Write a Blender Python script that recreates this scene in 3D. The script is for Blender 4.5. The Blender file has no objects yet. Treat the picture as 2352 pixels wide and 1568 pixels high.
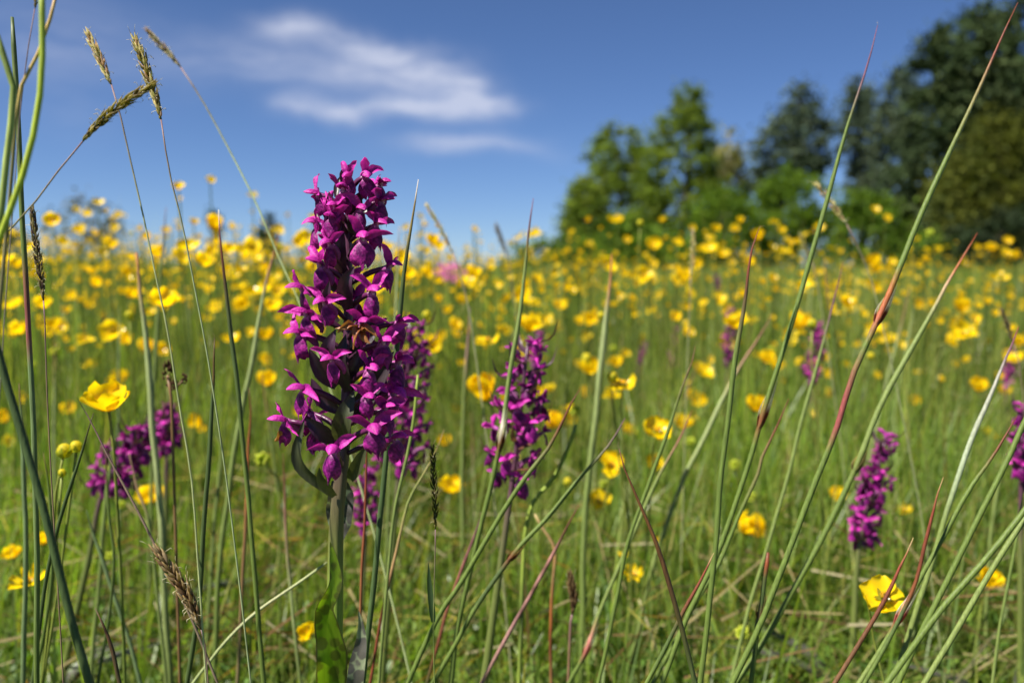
import bpy, math, random
import numpy as np
from mathutils import Vector, Matrix

random.seed(7)
rng = np.random.default_rng(7)
scene = bpy.context.scene
COL = scene.collection

# ------------------------------------------------------------------ camera
CAM_H = 0.36
PITCH = math.radians(4.5)
KX = 36.0 / 32.0 / 2352.0           # metres per photo unit at one metre
cam_d = bpy.data.cameras.new("camera")
cam_d.sensor_width = 36.0
cam_d.lens = 32.0
cam_d.clip_start = 0.01
cam_d.clip_end = 3000.0
cam_d.dof.use_dof = True
cam_d.dof.focus_distance = 0.335
cam_d.dof.aperture_fstop = 9.8
cam = bpy.data.objects.new("camera", cam_d)
cam.location = (0, 0, CAM_H)
cam.rotation_euler = (math.pi / 2 - PITCH, 0, 0)
COL.objects.link(cam)
scene.camera = cam
CF = Vector((0, math.cos(PITCH), -math.sin(PITCH)))
CU = Vector((0, math.sin(PITCH), math.cos(PITCH)))


def W(px, py, d):
    return Vector((0, 0, CAM_H)) + CF * d + Vector(((px - 1176) * KX * d, 0, 0)) + CU * ((784 - py) * KX * d)


# ------------------------------------------------------------------ sky and sun
SUN = Vector((-0.50, -0.28, 0.81)).normalized()
world = bpy.data.worlds.new("World")
scene.world = world
world.use_nodes = True
nt = world.node_tree
nt.nodes.clear()
N = nt.nodes.new
L = nt.links.new
out = N("ShaderNodeOutputWorld")
bg = N("ShaderNodeBackground")
bg.inputs["Strength"].default_value = 0.055
sky = N("ShaderNodeTexSky")
sky.sky_type = 'NISHITA'
sky.sun_disc = False
sky.sun_elevation = math.asin(SUN.z)
sky.sun_rotation = math.atan2(SUN.x, SUN.y)
sky.altitude = 1500
sky.air_density = 0.8
sky.dust_density = 0.0
sky.ozone_density = 5.0
# thin cirrus: wisps in direction space
tc = N("ShaderNodeTexCoord")
sep = N("ShaderNodeSeparateXYZ")
L(tc.outputs["Generated"], sep.inputs[0])


def mth(op, a, b=None, clamp=False):
    n = N("ShaderNodeMath")
    n.operation = op
    n.use_clamp = clamp
    for i, v in enumerate((a, b)):
        if v is None:
            continue
        if isinstance(v, (int, float)):
            n.inputs[i].default_value = v
        else:
            L(v, n.inputs[i])
    return n.outputs[0]


az = mth('ARCTAN2', sep.outputs[0], sep.outputs[1])
hyp = mth('SQRT', mth('ADD', mth('MULTIPLY', sep.outputs[0], sep.outputs[0]), mth('MULTIPLY', sep.outputs[1], sep.outputs[1])))
el = mth('ARCTAN2', sep.outputs[2], hyp)
comb = N("ShaderNodeCombineXYZ")
L(az, comb.inputs[0])
L(el, comb.inputs[1])
# warp
nz = N("ShaderNodeTexNoise")
nz.inputs["Scale"].default_value = 9.0
nz.inputs["Detail"].default_value = 5.0
L(comb.outputs[0], nz.inputs["Vector"])
wv = N("ShaderNodeVectorMath")
wv.operation = 'MULTIPLY_ADD'
L(nz.outputs["Color"], wv.inputs[0])
wv.inputs[1].default_value = (0.085, 0.05, 0)
wv.inputs[2].default_value = (-0.0425, -0.025, 0)
wp = N("ShaderNodeVectorMath")
wp.operation = 'ADD'
L(comb.outputs[0], wp.inputs[0])
L(wv.outputs[0], wp.inputs[1])


def px_dir(px, py):
    v = (W(px, py, 1.0) - Vector((0, 0, CAM_H))).normalized()
    return math.atan2(v.x, v.y), math.atan2(v.z, math.hypot(v.x, v.y))


WISPS = [  # x0, y0, x1, y1, half width, strength
    (590, 45, 720, 72, 24, 0.62), (700, 70, 900, 125, 30, 0.6), (850, 105, 960, 150, 34, 0.75), (930, 135, 1075, 200, 34, 0.7),
    (1040, 185, 1150, 232, 40, 0.8), (1010, 225, 1120, 240, 30, 0.5), (760, 150, 1010, 215, 48, 0.55),
    (520, 110, 820, 180, 45, 0.45), (300, 120, 620, 150, 60, 0.22), (640, 258, 760, 240, 24, 0.5), (740, 262, 830, 285, 22, 0.62),
    (800, 262, 980, 245, 16, 0.6), (900, 262, 1120, 255, 22, 0.5), (1130, 225, 1215, 250, 22, 0.38),
    (930, 335, 1190, 330, 22, 0.62), (1150, 330, 1320, 370, 22, 0.14),
    (-60, 40, 330, 95, 70, 0.22), (-60, 160, 250, 120, 40, 0.18), (40, 230, 260, 270, 50, 0.10),
]
tot = None
for (x0, y0, x1, y1, hw, st) in WISPS:
    a0, e0 = px_dir(x0, y0)
    a1, e1 = px_dir(x1, y1)
    mp = N("ShaderNodeMapping")
    mp.vector_type = 'TEXTURE'
    mp.inputs["Location"].default_value = ((a0 + a1) / 2, (e0 + e1) / 2, 0)
    mp.inputs["Rotation"].default_value = (0, 0, math.atan2(e1 - e0, a1 - a0))
    mp.inputs["Scale"].default_value = (math.hypot(a1 - a0, e1 - e0) * 0.5, hw * KX, 1)
    L(wp.outputs[0], mp.inputs["Vector"])
    d = N("ShaderNodeVectorMath")
    d.operation = 'DOT_PRODUCT'
    L(mp.outputs[0], d.inputs[0])
    L(mp.outputs[0], d.inputs[1])
    g = mth('POWER', 2.71828, mth('MULTIPLY', d.outputs["Value"], -1.0))
    g = mth('MULTIPLY', g, st)
    tot = g if tot is None else mth('ADD', tot, g)
# fibres and faint cirrus everywhere else in the sky
mp2 = N("ShaderNodeMapping")
mp2.inputs["Rotation"].default_value = (0, 0, 0.25)
mp2.inputs["Scale"].default_value = (3.5, 14.0, 1)
L(wp.outputs[0], mp2.inputs["Vector"])
fib = N("ShaderNodeTexNoise")
fib.inputs["Scale"].default_value = 1.6
fib.inputs["Detail"].default_value = 9.0
fib.inputs["Roughness"].default_value = 0.66
L(mp2.outputs[0], fib.inputs["Vector"])
mr = N("ShaderNodeMapRange")
mr.inputs[1].default_value = 0.3
mr.inputs[2].default_value = 0.72
mr.inputs[3].default_value = 0.1
mr.inputs[4].default_value = 1.35
L(fib.outputs["Fac"], mr.inputs[0])
cl = mth('MULTIPLY', tot, mr.outputs[0])
far = mth('MULTIPLY', mth('MULTIPLY', mth('SUBTRACT', fib.outputs["Fac"], 0.55, True), 0.5), mth('GREATER_THAN', mth('ABSOLUTE', az), 0.75))
cl = mth('MINIMUM', mth('ADD', cl, far), 0.72)
mixc = N("ShaderNodeMixRGB")
L(cl, mixc.inputs[0])
tint = N("ShaderNodeMixRGB")
tint.blend_type = 'MULTIPLY'
tint.inputs[0].default_value = 1.0
tint.inputs[2].default_value = (0.65, 0.715, 0.85, 1)
L(sky.outputs[0], tint.inputs[1])
L(tint.outputs[0], mixc.inputs[1])
mixc.inputs[2].default_value = (5.5, 5.8, 7.0, 1)
L(mixc.outputs[0], bg.inputs["Color"])
L(bg.outputs[0], out.inputs[0])

sun_d = bpy.data.lights.new("sun", 'SUN')
sun_d.energy = 5.0
sun_d.angle = math.radians(0.53)
sun_d.color = (1.0, 0.95, 0.86)
sun_o = bpy.data.objects.new("sun", sun_d)
sun_o.rotation_euler = SUN.to_track_quat('Z', 'Y').to_euler()
sun_o.location = (-5, 2, 9)
COL.objects.link(sun_o)

scene.view_settings.view_transform = 'Standard'
scene.view_settings.look = 'None'
scene.view_settings.gamma = 1.0
scene.view_settings.exposure = 1.2
try:
    scene.view_settings.use_curve_mapping = False
except Exception:
    pass
scene.render.engine = 'CYCLES'
scene.cycles.max_bounces = 6
scene.cycles.diffuse_bounces = 3
scene.cycles.transmission_bounces = 4
scene.cycles.glossy_bounces = 2
scene.cycles.caustics_reflective = False
scene.cycles.caustics_refractive = False
scene.cycles.use_denoising = True
scene.cycles.sample_clamp_indirect = 4.0
scene.render.film_transparent = False


# ------------------------------------------------------------------ helpers
def ground(x, y):
    y = np.asarray(y, float)
    x = np.asarray(x, float)
    z = 0.015 * np.clip(y, 0, 8) + 0.006 * np.clip(y - 8, 0, 24)
    z = z + 0.20 * np.exp(-((x + 5.0) / 3.0) ** 2 - ((y - 7.0) / 3.2) ** 2)
    z = z + 0.05 * np.exp(-((x - 5.0) / 3.0) ** 2 - ((y - 8.0) / 3.0) ** 2)
    z = z + 0.010 * np.sin(x * 3.1 + y * 1.3) * np.sin(y * 2.3 - x) * np.clip(y, 0, 1)
    return z


def gz(x, y):
    return float(ground(x, y))


class MB:
    def __init__(self):
        self.v = []
        self.f = []
        self.c = []

    def tube(self, pts, rad, cols, sides=7, rib=0.0, cap=True):
        n = len(pts)
        base = len(self.v)
        prev = None
        for i, p in enumerate(pts):
            t = (pts[min(i + 1, n - 1)] - pts[max(i - 1, 0)])
            if t.length < 1e-9:
                t = Vector((0, 0, 1))
            t.normalize()
            if prev is None:
                a = t.orthogonal().normalized()
            else:
                a = (prev - t * prev.dot(t)).normalized()
            prev = a
            b = t.cross(a)
            for k in range(sides):
                th = 2 * math.pi * k / sides
                r = rad[i] * (1 + rib * math.cos(th * 5))
                self.v.append(p + a * (math.cos(th) * r) + b * (math.sin(th) * r))
                self.c.append(cols[i])
        for i in range(n - 1):
            for k in range(sides):
                k2 = (k + 1) % sides
                self.f.append((base + i * sides + k, base + i * sides + k2, base + (i + 1) * sides + k2, base + (i + 1) * sides + k))
        if cap:
            self.f.append(tuple(base + k for k in range(sides))[::-1])
            self.f.append(tuple(base + (n - 1) * sides + k for k in range(sides)))

    def grid(self, fn, nu, nv):
        """fn(u, v) -> (Vector, colour), u along, v across, both 0..1"""
        base = len(self.v)
        for i in range(nu + 1):
            for j in range(nv + 1):
                p, c = fn(i / nu, j / nv)
                self.v.append(p)
                self.c.append(c)
        for i in range(nu):
            for j in range(nv):
                a = base + i * (nv + 1) + j
                self.f.append((a, a + 1, a + nv + 2, a + nv + 1))

    def leaf(self, pts, hw, side, cols, fold=0.25, nv=4, wave=0.0, ph=0.0):
        """ribbon along pts with half widths hw; side = lateral vectors (one or a list)"""
        n = len(pts)
        base = len(self.v)
        for i, p in enumerate(pts):
            t = (pts[min(i + 1, n - 1)] - pts[max(i - 1, 0)]).normalized()
            s = side[i] if isinstance(side, list) else side
            s = (s - t * s.dot(t)).normalized()
            nn = t.cross(s)
            for j in range(nv + 1):
                q = 2 * j / nv - 1
                off = abs(q) ** 1.5 * fold * hw[i] + wave * hw[i] * math.sin(ph + i * 1.1 + q) * abs(q)
                self.v.append(p + s * (q * hw[i]) + nn * off)
                self.c.append(cols[i])
        for i in range(n - 1):
            for j in range(nv):
                a = base + i * (nv + 1) + j
                self.f.append((a, a + 1, a + nv + 2, a + nv + 1))

    def ball(self, c, r, col, axis=Vector((0, 0, 1)), stretch=1.0, nu=6, nv=8, bump=0.0):
        a = axis.orthogonal().normalized()
        b = axis.cross(a)
        base = len(self.v)
        for i in range(nu + 1):
            th = math.pi * i / nu
            for k in range(nv):
                ph = 2 * math.pi * (k + 0.5 * (i % 2)) / nv
                rr = r * (1 + bump * (((i * 7 + k * 3) % 3) - 1))
                self.v.append(c + axis * (math.cos(th) * rr * stretch) + (a * math.cos(ph) + b * math.sin(ph)) * (math.sin(th) * rr))
                self.c.append(col if not callable(col) else col(i / nu))
        for i in range(nu):
            for k in range(nv):
                k2 = (k + 1) % nv
                self.f.append((base + i * nv + k, base + i * nv + k2, base + (i + 1) * nv + k2, base + (i + 1) * nv + k))

    def mesh(self, name, mat, origin=None):
        me = bpy.data.meshes.new(name)
        o = origin or Vector((0, 0, 0))
        me.from_pydata([tuple(Vector(p) - o) for p in self.v], [], self.f)
        ca = me.color_attributes.new("Col", 'FLOAT_COLOR', 'POINT')
        arr = np.ones((len(self.v), 4), np.float32)
        arr[:, :3] = np.array(self.c, np.float32)[:, :3]
        ca.data.foreach_set("color", arr.ravel())
        me.polygons.foreach_set("use_smooth", np.ones(len(me.polygons), bool))
        me.materials.append(mat)
        me.update()
        return me

    def obj(self, name, mat, parent=None, origin=None):
        """origin: world place of the parent/base; vertices are in world space"""
        me = self.mesh(name, mat, origin)
        o = bpy.data.objects.new(name, me)
        COL.objects.link(o)
        if parent is not None:
            o.parent = parent
        elif origin is not None:
            o.location = origin
        return o


def np_mesh(name, verts, quads, cols, mat, tris=False):
    k = 3 if tris else 4
    me = bpy.data.meshes.new(name)
    nv, nf = len(verts), len(quads)
    me.vertices.add(nv)
    me.vertices.foreach_set("co", verts.astype(np.float32).ravel())
    me.loops.add(nf * k)
    me.loops.foreach_set("vertex_index", quads.astype(np.int32).ravel())
    me.polygons.add(nf)
    me.polygons.foreach_set("loop_start", np.arange(0, nf * k, k, dtype=np.int32))
    me.polygons.foreach_set("loop_total", np.full(nf, k, np.int32))
    me.polygons.foreach_set("use_smooth", np.ones(nf, bool))
    ca = me.color_attributes.new("Col", 'FLOAT_COLOR', 'POINT')
    arr = np.ones((nv, 4), np.float32)
    arr[:, :3] = cols
    ca.data.foreach_set("color", arr.ravel())
    me.materials.append(mat)
    me.update(calc_edges=True)
    me.validate()
    return me


def tag(o, label=None, cat=None, group=None, kind=None):
    if label:
        o["label"] = label
    if cat:
        o["category"] = cat
    if group:
        o["group"] = group
    if kind:
        o["kind"] = kind
    return o


def empty(name, loc):
    o = bpy.data.objects.new(name, None)
    o.empty_display_size = 0.02
    o.location = loc
    COL.objects.link(o)
    return o


def link_obj(name, me, parent=None):
    o = bpy.data.objects.new(name, me)
    COL.objects.link(o)
    if parent is not None:
        o.parent = parent
    return o


def spline(pts, n):
    """Catmull-Rom through Vectors -> n samples, spaced by length"""
    P = [Vector(p) for p in pts]
    if len(P) == 2:
        return [P[0].lerp(P[1], i / (n - 1)) for i in range(n)]
    Q = [P[0] * 2 - P[1]] + P + [P[-1] * 2 - P[-2]]
    dense = []
    for i in range(1, len(Q) - 2):
        p0, p1, p2, p3 = Q[i - 1], Q[i], Q[i + 1], Q[i + 2]
        for k in range(16):
            t = k / 16
            dense.append(0.5 * ((2 * p1) + (p2 - p0) * t + (2 * p0 - 5 * p1 + 4 * p2 - p3) * t * t + (3 * p1 - p0 - 3 * p2 + p3) * t ** 3))
    dense.append(P[-1])
    acc = [0.0]
    for a, b in zip(dense, dense[1:]):
        acc.append(acc[-1] + (b - a).length)
    res = []
    j = 0
    for i in range(n):
        s = acc[-1] * i / (n - 1)
        while j < len(acc) - 2 and acc[j + 1] < s:
            j += 1
        seg = acc[j + 1] - acc[j]
        res.append(dense[j].lerp(dense[j + 1], (s - acc[j]) / seg if seg > 1e-12 else 0))
    return res


def ramp(stops, t):
    if t <= stops[0][0]:
        return stops[0][1]
    for (a, ca), (b, cb) in zip(stops, stops[1:]):
        if t <= b:
            k = (t - a) / max(b - a, 1e-9)
            return tuple(ca[i] + (cb[i] - ca[i]) * k for i in range(3))
    return stops[-1][1]


def lerp1(stops, t):
    if t <= stops[0][0]:
        return stops[0][1]
    for (a, ca), (b, cb) in zip(stops, stops[1:]):
        if t <= b:
            return ca + (cb - ca) * (t - a) / max(b - a, 1e-9)
    return stops[-1][1]


# ------------------------------------------------------------------ materials
def plant_mat(name, transl=0.3, rough=0.5, nscale=300.0, namt=0.25, spec=0.4, bump=0.0, tboost=(1.3, 1.35, 0.7), stretch=None, spots=None):
    m = bpy.data.materials.new(name)
    m.use_nodes = True
    t = m.node_tree
    t.nodes.clear()
    o = t.nodes.new("ShaderNodeOutputMaterial")
    at = t.nodes.new("ShaderNodeAttribute")
    at.attribute_name = "Col"
    co = t.nodes.new("ShaderNodeTexCoord")
    no = t.nodes.new("ShaderNodeTexNoise")
    no.inputs["Scale"].default_value = nscale
    no.inputs["Detail"].default_value = 3.0
    if stretch:
        mp = t.nodes.new("ShaderNodeMapping")
        mp.inputs["Scale"].default_value = stretch
        t.links.new(co.outputs["Object"], mp.inputs[0])
        t.links.new(mp.outputs[0], no.inputs["Vector"])
    else:
        t.links.new(co.outputs["Object"], no.inputs["Vector"])
    r = t.nodes.new("ShaderNodeMapRange")
    r.inputs[1].default_value = 0.25
    r.inputs[2].default_value = 0.75
    r.inputs[3].default_value = 1.0 - namt
    r.inputs[4].default_value = 1.0 + namt
    t.links.new(no.outputs["Fac"], r.inputs[0])
    mul = t.nodes.new("ShaderNodeVectorMath")
    mul.operation = 'SCALE'
    t.links.new(at.outputs["Color"], mul.inputs[0])
    t.links.new(r.outputs[0], mul.inputs["Scale"])
    colr = mul.outputs[0]
    if spots:
        sc, thr, scol = spots
        vo = t.nodes.new("ShaderNodeTexVoronoi")
        vo.inputs["Scale"].default_value = sc
        vn = t.nodes.new("ShaderNodeTexNoise")
        vn.inputs["Scale"].default_value = sc * 0.9
        t.links.new(co.outputs["Object"], vn.inputs["Vector"])
        ad = t.nodes.new("ShaderNodeVectorMath")
        ad.operation = 'MULTIPLY_ADD'
        ad.inputs[1].default_value = (0.6 / sc,) * 3
        t.links.new(vn.outputs["Color"], ad.inputs[0])
        t.links.new(co.outputs["Object"], ad.inputs[2])
        t.links.new(ad.outputs[0], vo.inputs["Vector"])
        mr2 = t.nodes.new("ShaderNodeMapRange")
        mr2.interpolation_type = 'SMOOTHSTEP'
        mr2.inputs[1].default_value = thr
        mr2.inputs[2].default_value = thr + 0.22
        mr2.inputs[3].default_value = 0.8
        mr2.inputs[4].default_value = 0.0
        t.links.new(vo.outputs["Distance"], mr2.inputs[0])
        mx = t.nodes.new("ShaderNodeMixRGB")
        t.links.new(mr2.outputs[0], mx.inputs[0])
        t.links.new(colr, mx.inputs[1])
        mx.inputs[2].default_value = (*scol, 1)
        colr = mx.outputs[0]
    p = t.nodes.new("ShaderNodeBsdfPrincipled")
    p.inputs["Roughness"].default_value = rough
    p.inputs["Specular IOR Level"].default_value = spec
    t.links.new(colr, p.inputs["Base Color"])
    if bump > 0:
        bn = t.nodes.new("ShaderNodeBump")
        bn.inputs["Strength"].default_value = bump
        bn.inputs["Distance"].default_value = 0.0004
        t.links.new(no.outputs["Fac"], bn.inputs["Height"])
        t.links.new(bn.outputs[0], p.inputs["Normal"])
    if transl > 0:
        tr = t.nodes.new("ShaderNodeBsdfTranslucent")
        tm = t.nodes.new("ShaderNodeVectorMath")
        tm.operation = 'MULTIPLY'
        tm.inputs[1].default_value = tboost
        t.links.new(colr, tm.inputs[0])
        t.links.new(tm.outputs[0], tr.inputs["Color"])
        mxs = t.nodes.new("ShaderNodeMixShader")
        mxs.inputs[0].default_value = transl
        t.links.new(p.outputs[0], mxs.inputs[1])
        t.links.new(tr.outputs[0], mxs.inputs[2])
        t.links.new(mxs.outputs[0], o.inputs[0])
    else:
        t.links.new(p.outputs[0], o.inputs[0])
    return m


M_GRASS = plant_mat("grass_blade", 0.50, 0.40, 60, 0.3, 0.4, tboost=(1.5, 1.6, 0.5))
M_RUSH = plant_mat("rush_stem", 0.0, 0.5, 500, 0.32, 0.25, bump=0.4, stretch=(3, 3, 0.09))
M_HEAD = plant_mat("grass_seed_head", 0.55, 0.6, 900, 0.3, 0.3)
M_PURPLE = plant_mat("orchid_petal", 0.24, 0.5, 1100, 0.28, 0.24, bump=0.8, tboost=(1.25, 0.9, 1.1))
M_BRACT = plant_mat("orchid_bract", 0.22, 0.40, 500, 0.3, 0.5, bump=0.3, stretch=(2, 2, 0.25))
M_OSTEM = plant_mat("orchid_stem", 0.0, 0.42, 700, 0.25, 0.45, bump=0.3, stretch=(2.5, 2.5, 0.1))
M_OLEAF = plant_mat("spotted_leaf", 0.68, 0.38, 500, 0.15, 0.5, tboost=(1.5, 1.6, 0.5), stretch=(2.5, 2.5, 0.1), spots=(210.0, 0.36, (0.07, 0.075, 0.014)))
M_OLEAF2 = plant_mat("mottled_leaf", 0.25, 0.4, 500, 0.15, 0.5, stretch=(2.5, 2.5, 0.1), spots=(260.0, 0.52, (0.05, 0.035, 0.045)))
M_YELLOW = plant_mat("buttercup_petal", 0.55, 0.25, 250, 0.07, 0.5, tboost=(1.1, 1.08, 0.5))
M_LEAFY = plant_mat("tree_leaf", 0.35, 0.75, 4, 0.25, 0.08)
M_NEEDLE = plant_mat("pine_needle", 0.12, 0.8, 4, 0.25, 0.06)
M_BARK = plant_mat("bark", 0.0, 0.85, 14, 0.45, 0.2, bump=0.6)

# ------------------------------------------------------------------ ground
def make_ground():
    xs = np.concatenate([[-900, -300, -120, -60, -30], np.linspace(-16, 16, 81), [30, 60, 120, 300, 900]])
    ys = np.concatenate([[-900, -200, -50, -10, -3], np.linspace(-1, 14, 61), [18, 24, 32, 45, 70, 120, 300, 1200]])
    X, Y = np.meshgrid(xs, ys)
    Z = ground(X, Y)
    V = np.stack([X, Y, Z], -1).reshape(-1, 3)
    nx = len(xs)
    q = []
    for j in range(len(ys) - 1):
        for i in range(nx - 1):
            a = j * nx + i
            q.append((a, a + 1, a + nx + 1, a + nx))
    m = bpy.data.materials.new("meadow_soil")
    m.use_nodes = True
    t = m.node_tree
    p = t.nodes["Principled BSDF"]
    p.inputs["Roughness"].default_value = 0.95
    co = t.nodes.new("ShaderNodeTexCoord")
    n1 = t.nodes.new("ShaderNodeTexNoise")
    n1.inputs["Scale"].default_value = 9.0
    n1.inputs["Detail"].default_value = 8.0
    t.links.new(co.outputs["Object"], n1.inputs["Vector"])
    cr = t.nodes.new("ShaderNodeValToRGB")
    e = cr.color_ramp.elements
    e[0].position = 0.32
    e[0].color = (0.05, 0.045, 0.02, 1)
    e[1].position = 0.62
    e[1].color = (0.085, 0.13, 0.025, 1)
    c2 = e.new(0.48)
    c2.color = (0.06, 0.085, 0.02, 1)
    t.links.new(n1.outputs["Fac"], cr.inputs[0])
    t.links.new(cr.outputs[0], p.inputs["Base Color"])
    me = np_mesh("ground", V, np.array(q), np.tile([[0.1, 0.1, 0.03]], (len(V), 1)), m)
    o = link_obj("ground", me)
    tag(o, kind="structure")


make_ground()

# ------------------------------------------------------------------ grass (nobody could count it)
GREENS = np.array([(0.105, 0.19, 0.022), (0.14, 0.235, 0.026), (0.18, 0.26, 0.035), (0.06, 0.125, 0.024), (0.23, 0.265, 0.045),
                   (0.085, 0.16, 0.045), (0.30, 0.25, 0.10), (0.19, 0.11, 0.045)])
GW = np.array([0.24, 0.24, 0.15, 0.14, 0.09, 0.07, 0.045, 0.025])


def scatter(n, d0, d1, power=1.0, spread=0.72, extra=0.25):
    """points spread over the wedge in front of the camera"""
    u = rng.random(n)
    if abs(power - 1.0) < 1e-6:
        d = d0 * (d1 / d0) ** u
    else:
        d = (d0 ** (1 - power) + u * (d1 ** (1 - power) - d0 ** (1 - power))) ** (1 / (1 - power))
    x = (rng.random(n) * 2 - 1) * (spread * d + extra)
    return x, d


def blades(x, y, h, w, lean, curl, seg, cols, tipmix=0.35):
    n = len(x)
    ang = rng.random(n) * 2 * math.pi
    face = ang + math.pi / 2 + rng.normal(0, 0.5, n)
    z0 = ground(x, y) - 0.005
    V = np.zeros((n, seg + 1, 2, 3))
    C = np.zeros((n, seg + 1, 2, 3))
    straw = np.array([0.34, 0.32, 0.09])
    for i in range(seg + 1):
        s = i / seg
        off = h * (lean * s + curl * s * s)
        zz = h * s * (1 - 0.35 * (lean + curl) * s)
        ww = w * (1 - s ** 1.6) * 0.5 + 0.00008
        cx = x + np.cos(ang) * off
        cy = y + np.sin(ang) * off
        dx = np.cos(face) * ww
        dy = np.sin(face) * ww
        V[:, i, 0] = np.stack([cx - dx, cy - dy, z0 + zz], -1)
        V[:, i, 1] = np.stack([cx + dx, cy + dy, z0 + zz], -1)
        k = tipmix * s ** 2
        cc = cols * (1 - k) + straw * k
        C[:, i, 0] = cc
        C[:, i, 1] = cc
    base = (np.arange(n) * (seg + 1) * 2)[:, None]
    qs = []
    for i in range(seg):
        a = base + i * 2
        qs.append(np.concatenate([a, a + 1, a + 3, a + 2], 1))
    return V.reshape(-1, 3), np.stack(qs, 1).reshape(-1, 4), C.reshape(-1, 3)


def blade_cols(n, x, y, bright=1.0):
    idx = rng.choice(len(GREENS), n, p=GW / GW.sum())
    patch = 1.0 + 0.38 * np.sin(x * 5.3 + y * 2.1) * np.sin(y * 4.1 - x * 1.7)
    return GREENS[idx] * (bright * patch * rng.uniform(0.8, 1.2, n))[:, None]


def grass_tier(name, n, d0, d1, hr, wr, seg, power=1.0, lean=0.35, curl=0.4, bright=1.0, label="", tip=0.35, wscale=0.0, spread=0.72, gaps=0.0):
    x, y = scatter(n, d0, d1, power, spread)
    if gaps > 0:
        g_ = 0.5 + 0.5 * np.sin(x * 17 + 3 * np.sin(y * 5)) * np.sin(y * 13 + 2 * np.sin(x * 7))
        k_ = rng.random(n) > gaps * (1 - g_)
        x, y = x[k_], y[k_]
        n = len(x)
    h = rng.uniform(*hr, n) * (0.85 + 0.3 * np.sin(x * 4 + y * 3) * np.sin(y * 5 - x * 2))
    w = rng.uniform(*wr, n) * (1 + wscale * y)
    v, q, c = blades(x, y, h, w, np.abs(rng.normal(0, lean, n)), np.abs(rng.normal(0, curl, n)), seg, blade_cols(n, x, y, bright), tip)
    me = np_mesh(name, v, q, c, M_GRASS)
    o = link_obj(name, me)
    tag(o, label, "grass", kind="stuff")


grass_tier("short_grass", 46000, 0.50, 3.4, (0.04, 0.15), (0.0014, 0.0032), 3, 1.0, 0.4, 0.6, 0.8, "short green turf grass covering the ground between the stems", 0.25, 0.3, gaps=0.85)
grass_tier("foreground_grass", 6000, 0.12, 0.55, (0.03, 0.10), (0.001, 0.002), 3, 0.0, 0.4, 0.6, 1.0, "low grass at the foot of the big purple orchid", 0.25)
grass_tier("tall_grass", 44000, 0.74, 4.6, (0.10, 0.25), (0.0010, 0.0026), 4, 0.8, 0.15, 0.22, 1.1, "upright thin grass blades standing above the turf", 0.28, 0.25, gaps=0.8)
grass_tier("grass_stems", 6000, 1.1, 10.0, (0.26, 0.42), (0.0008, 0.0014), 4, 1.0, 0.12, 0.12, 1.0, "fine straw coloured grass stems rising over the meadow", 1.0, 0.6, gaps=0.6)
grass_tier("coarse_grass", 1900, 0.60, 1.7, (0.13, 0.27), (0.0020, 0.0034), 5, 0.6, 0.22, 0.12, 1.0, "coarse upright grass stems crossing each other above the turf", 0.6)
grass_tier("broad_grass", 2600, 0.66, 3.0, (0.09, 0.20), (0.0028, 0.0050), 5, 0.9, 0.25, 0.45, 1.1, "broader bright grass leaves arching out of the turf", 0.3, 0.2, gaps=0.5)
grass_tier("meadow_grass", 60000, 2.2, 9.5, (0.14, 0.35), (0.0022, 0.0045), 3, 1.1, 0.2, 0.3, 1.05, "green meadow grass under the yellow flowers further back", 0.4, 0.15)
grass_tier("distant_grass", 26000, 9.0, 34.0, (0.14, 0.38), (0.008, 0.016), 2, 1.0, 0.2, 0.3, 1.0, "far meadow grass reaching the foot of the trees", 0.4, 0.05)


def herbs(n, d0, d1):
    """low broad leaves in the turf"""
    x, y = scatter(n, d0, d1, 1.2)
    z = ground(x, y) + rng.uniform(0.008, 0.06, n)
    r = rng.uniform(0.0025, 0.006, n)
    ang = rng.random(n) * 6.283
    til = rng.uniform(0, 0.9, n)
    ux = np.stack([np.cos(ang), np.sin(ang), np.zeros(n)], -1)
    vx = np.stack([-np.sin(ang) * np.cos(til), np.cos(ang) * np.cos(til), np.sin(til)], -1)
    c = np.stack([x, y, z], -1)
    k = 6
    V = np.zeros((n, k, 3))
    for i in range(k):
        a = 2 * math.pi * i / k
        V[:, i] = c + ux * (np.cos(a) * r * 0.6)[:, None] + vx * (np.sin(a) * r * 1.2)[:, None]
        V[:, i, 2] += 0.2 * r * abs(math.cos(a))
    b = (np.arange(n) * k)[:, None]
    q = np.concatenate([np.concatenate([b, b + 1, b + 2, b + 3], 1), np.concatenate([b, b + 3, b + 4, b + 5], 1)], 0)
    cols = np.array([(0.10, 0.19, 0.03), (0.14, 0.22, 0.03), (0.075, 0.14, 0.03), (0.16, 0.11, 0.05), (0.20, 0.20, 0.10)])[rng.choice(5, n, p=[.38, .3, .2, .06, .06])]
    cols = np.repeat(cols * rng.uniform(.75, 1.25, n)[:, None], k, 0)
    me = np_mesh("ground_herbs", V.reshape(-1, 3), q, cols, M_GRASS)
    tag(link_obj("ground_herbs", me), "small broad green leaves growing low in the turf", "herbs", kind="stuff")


herbs(16000, 0.55, 3.8)


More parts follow.
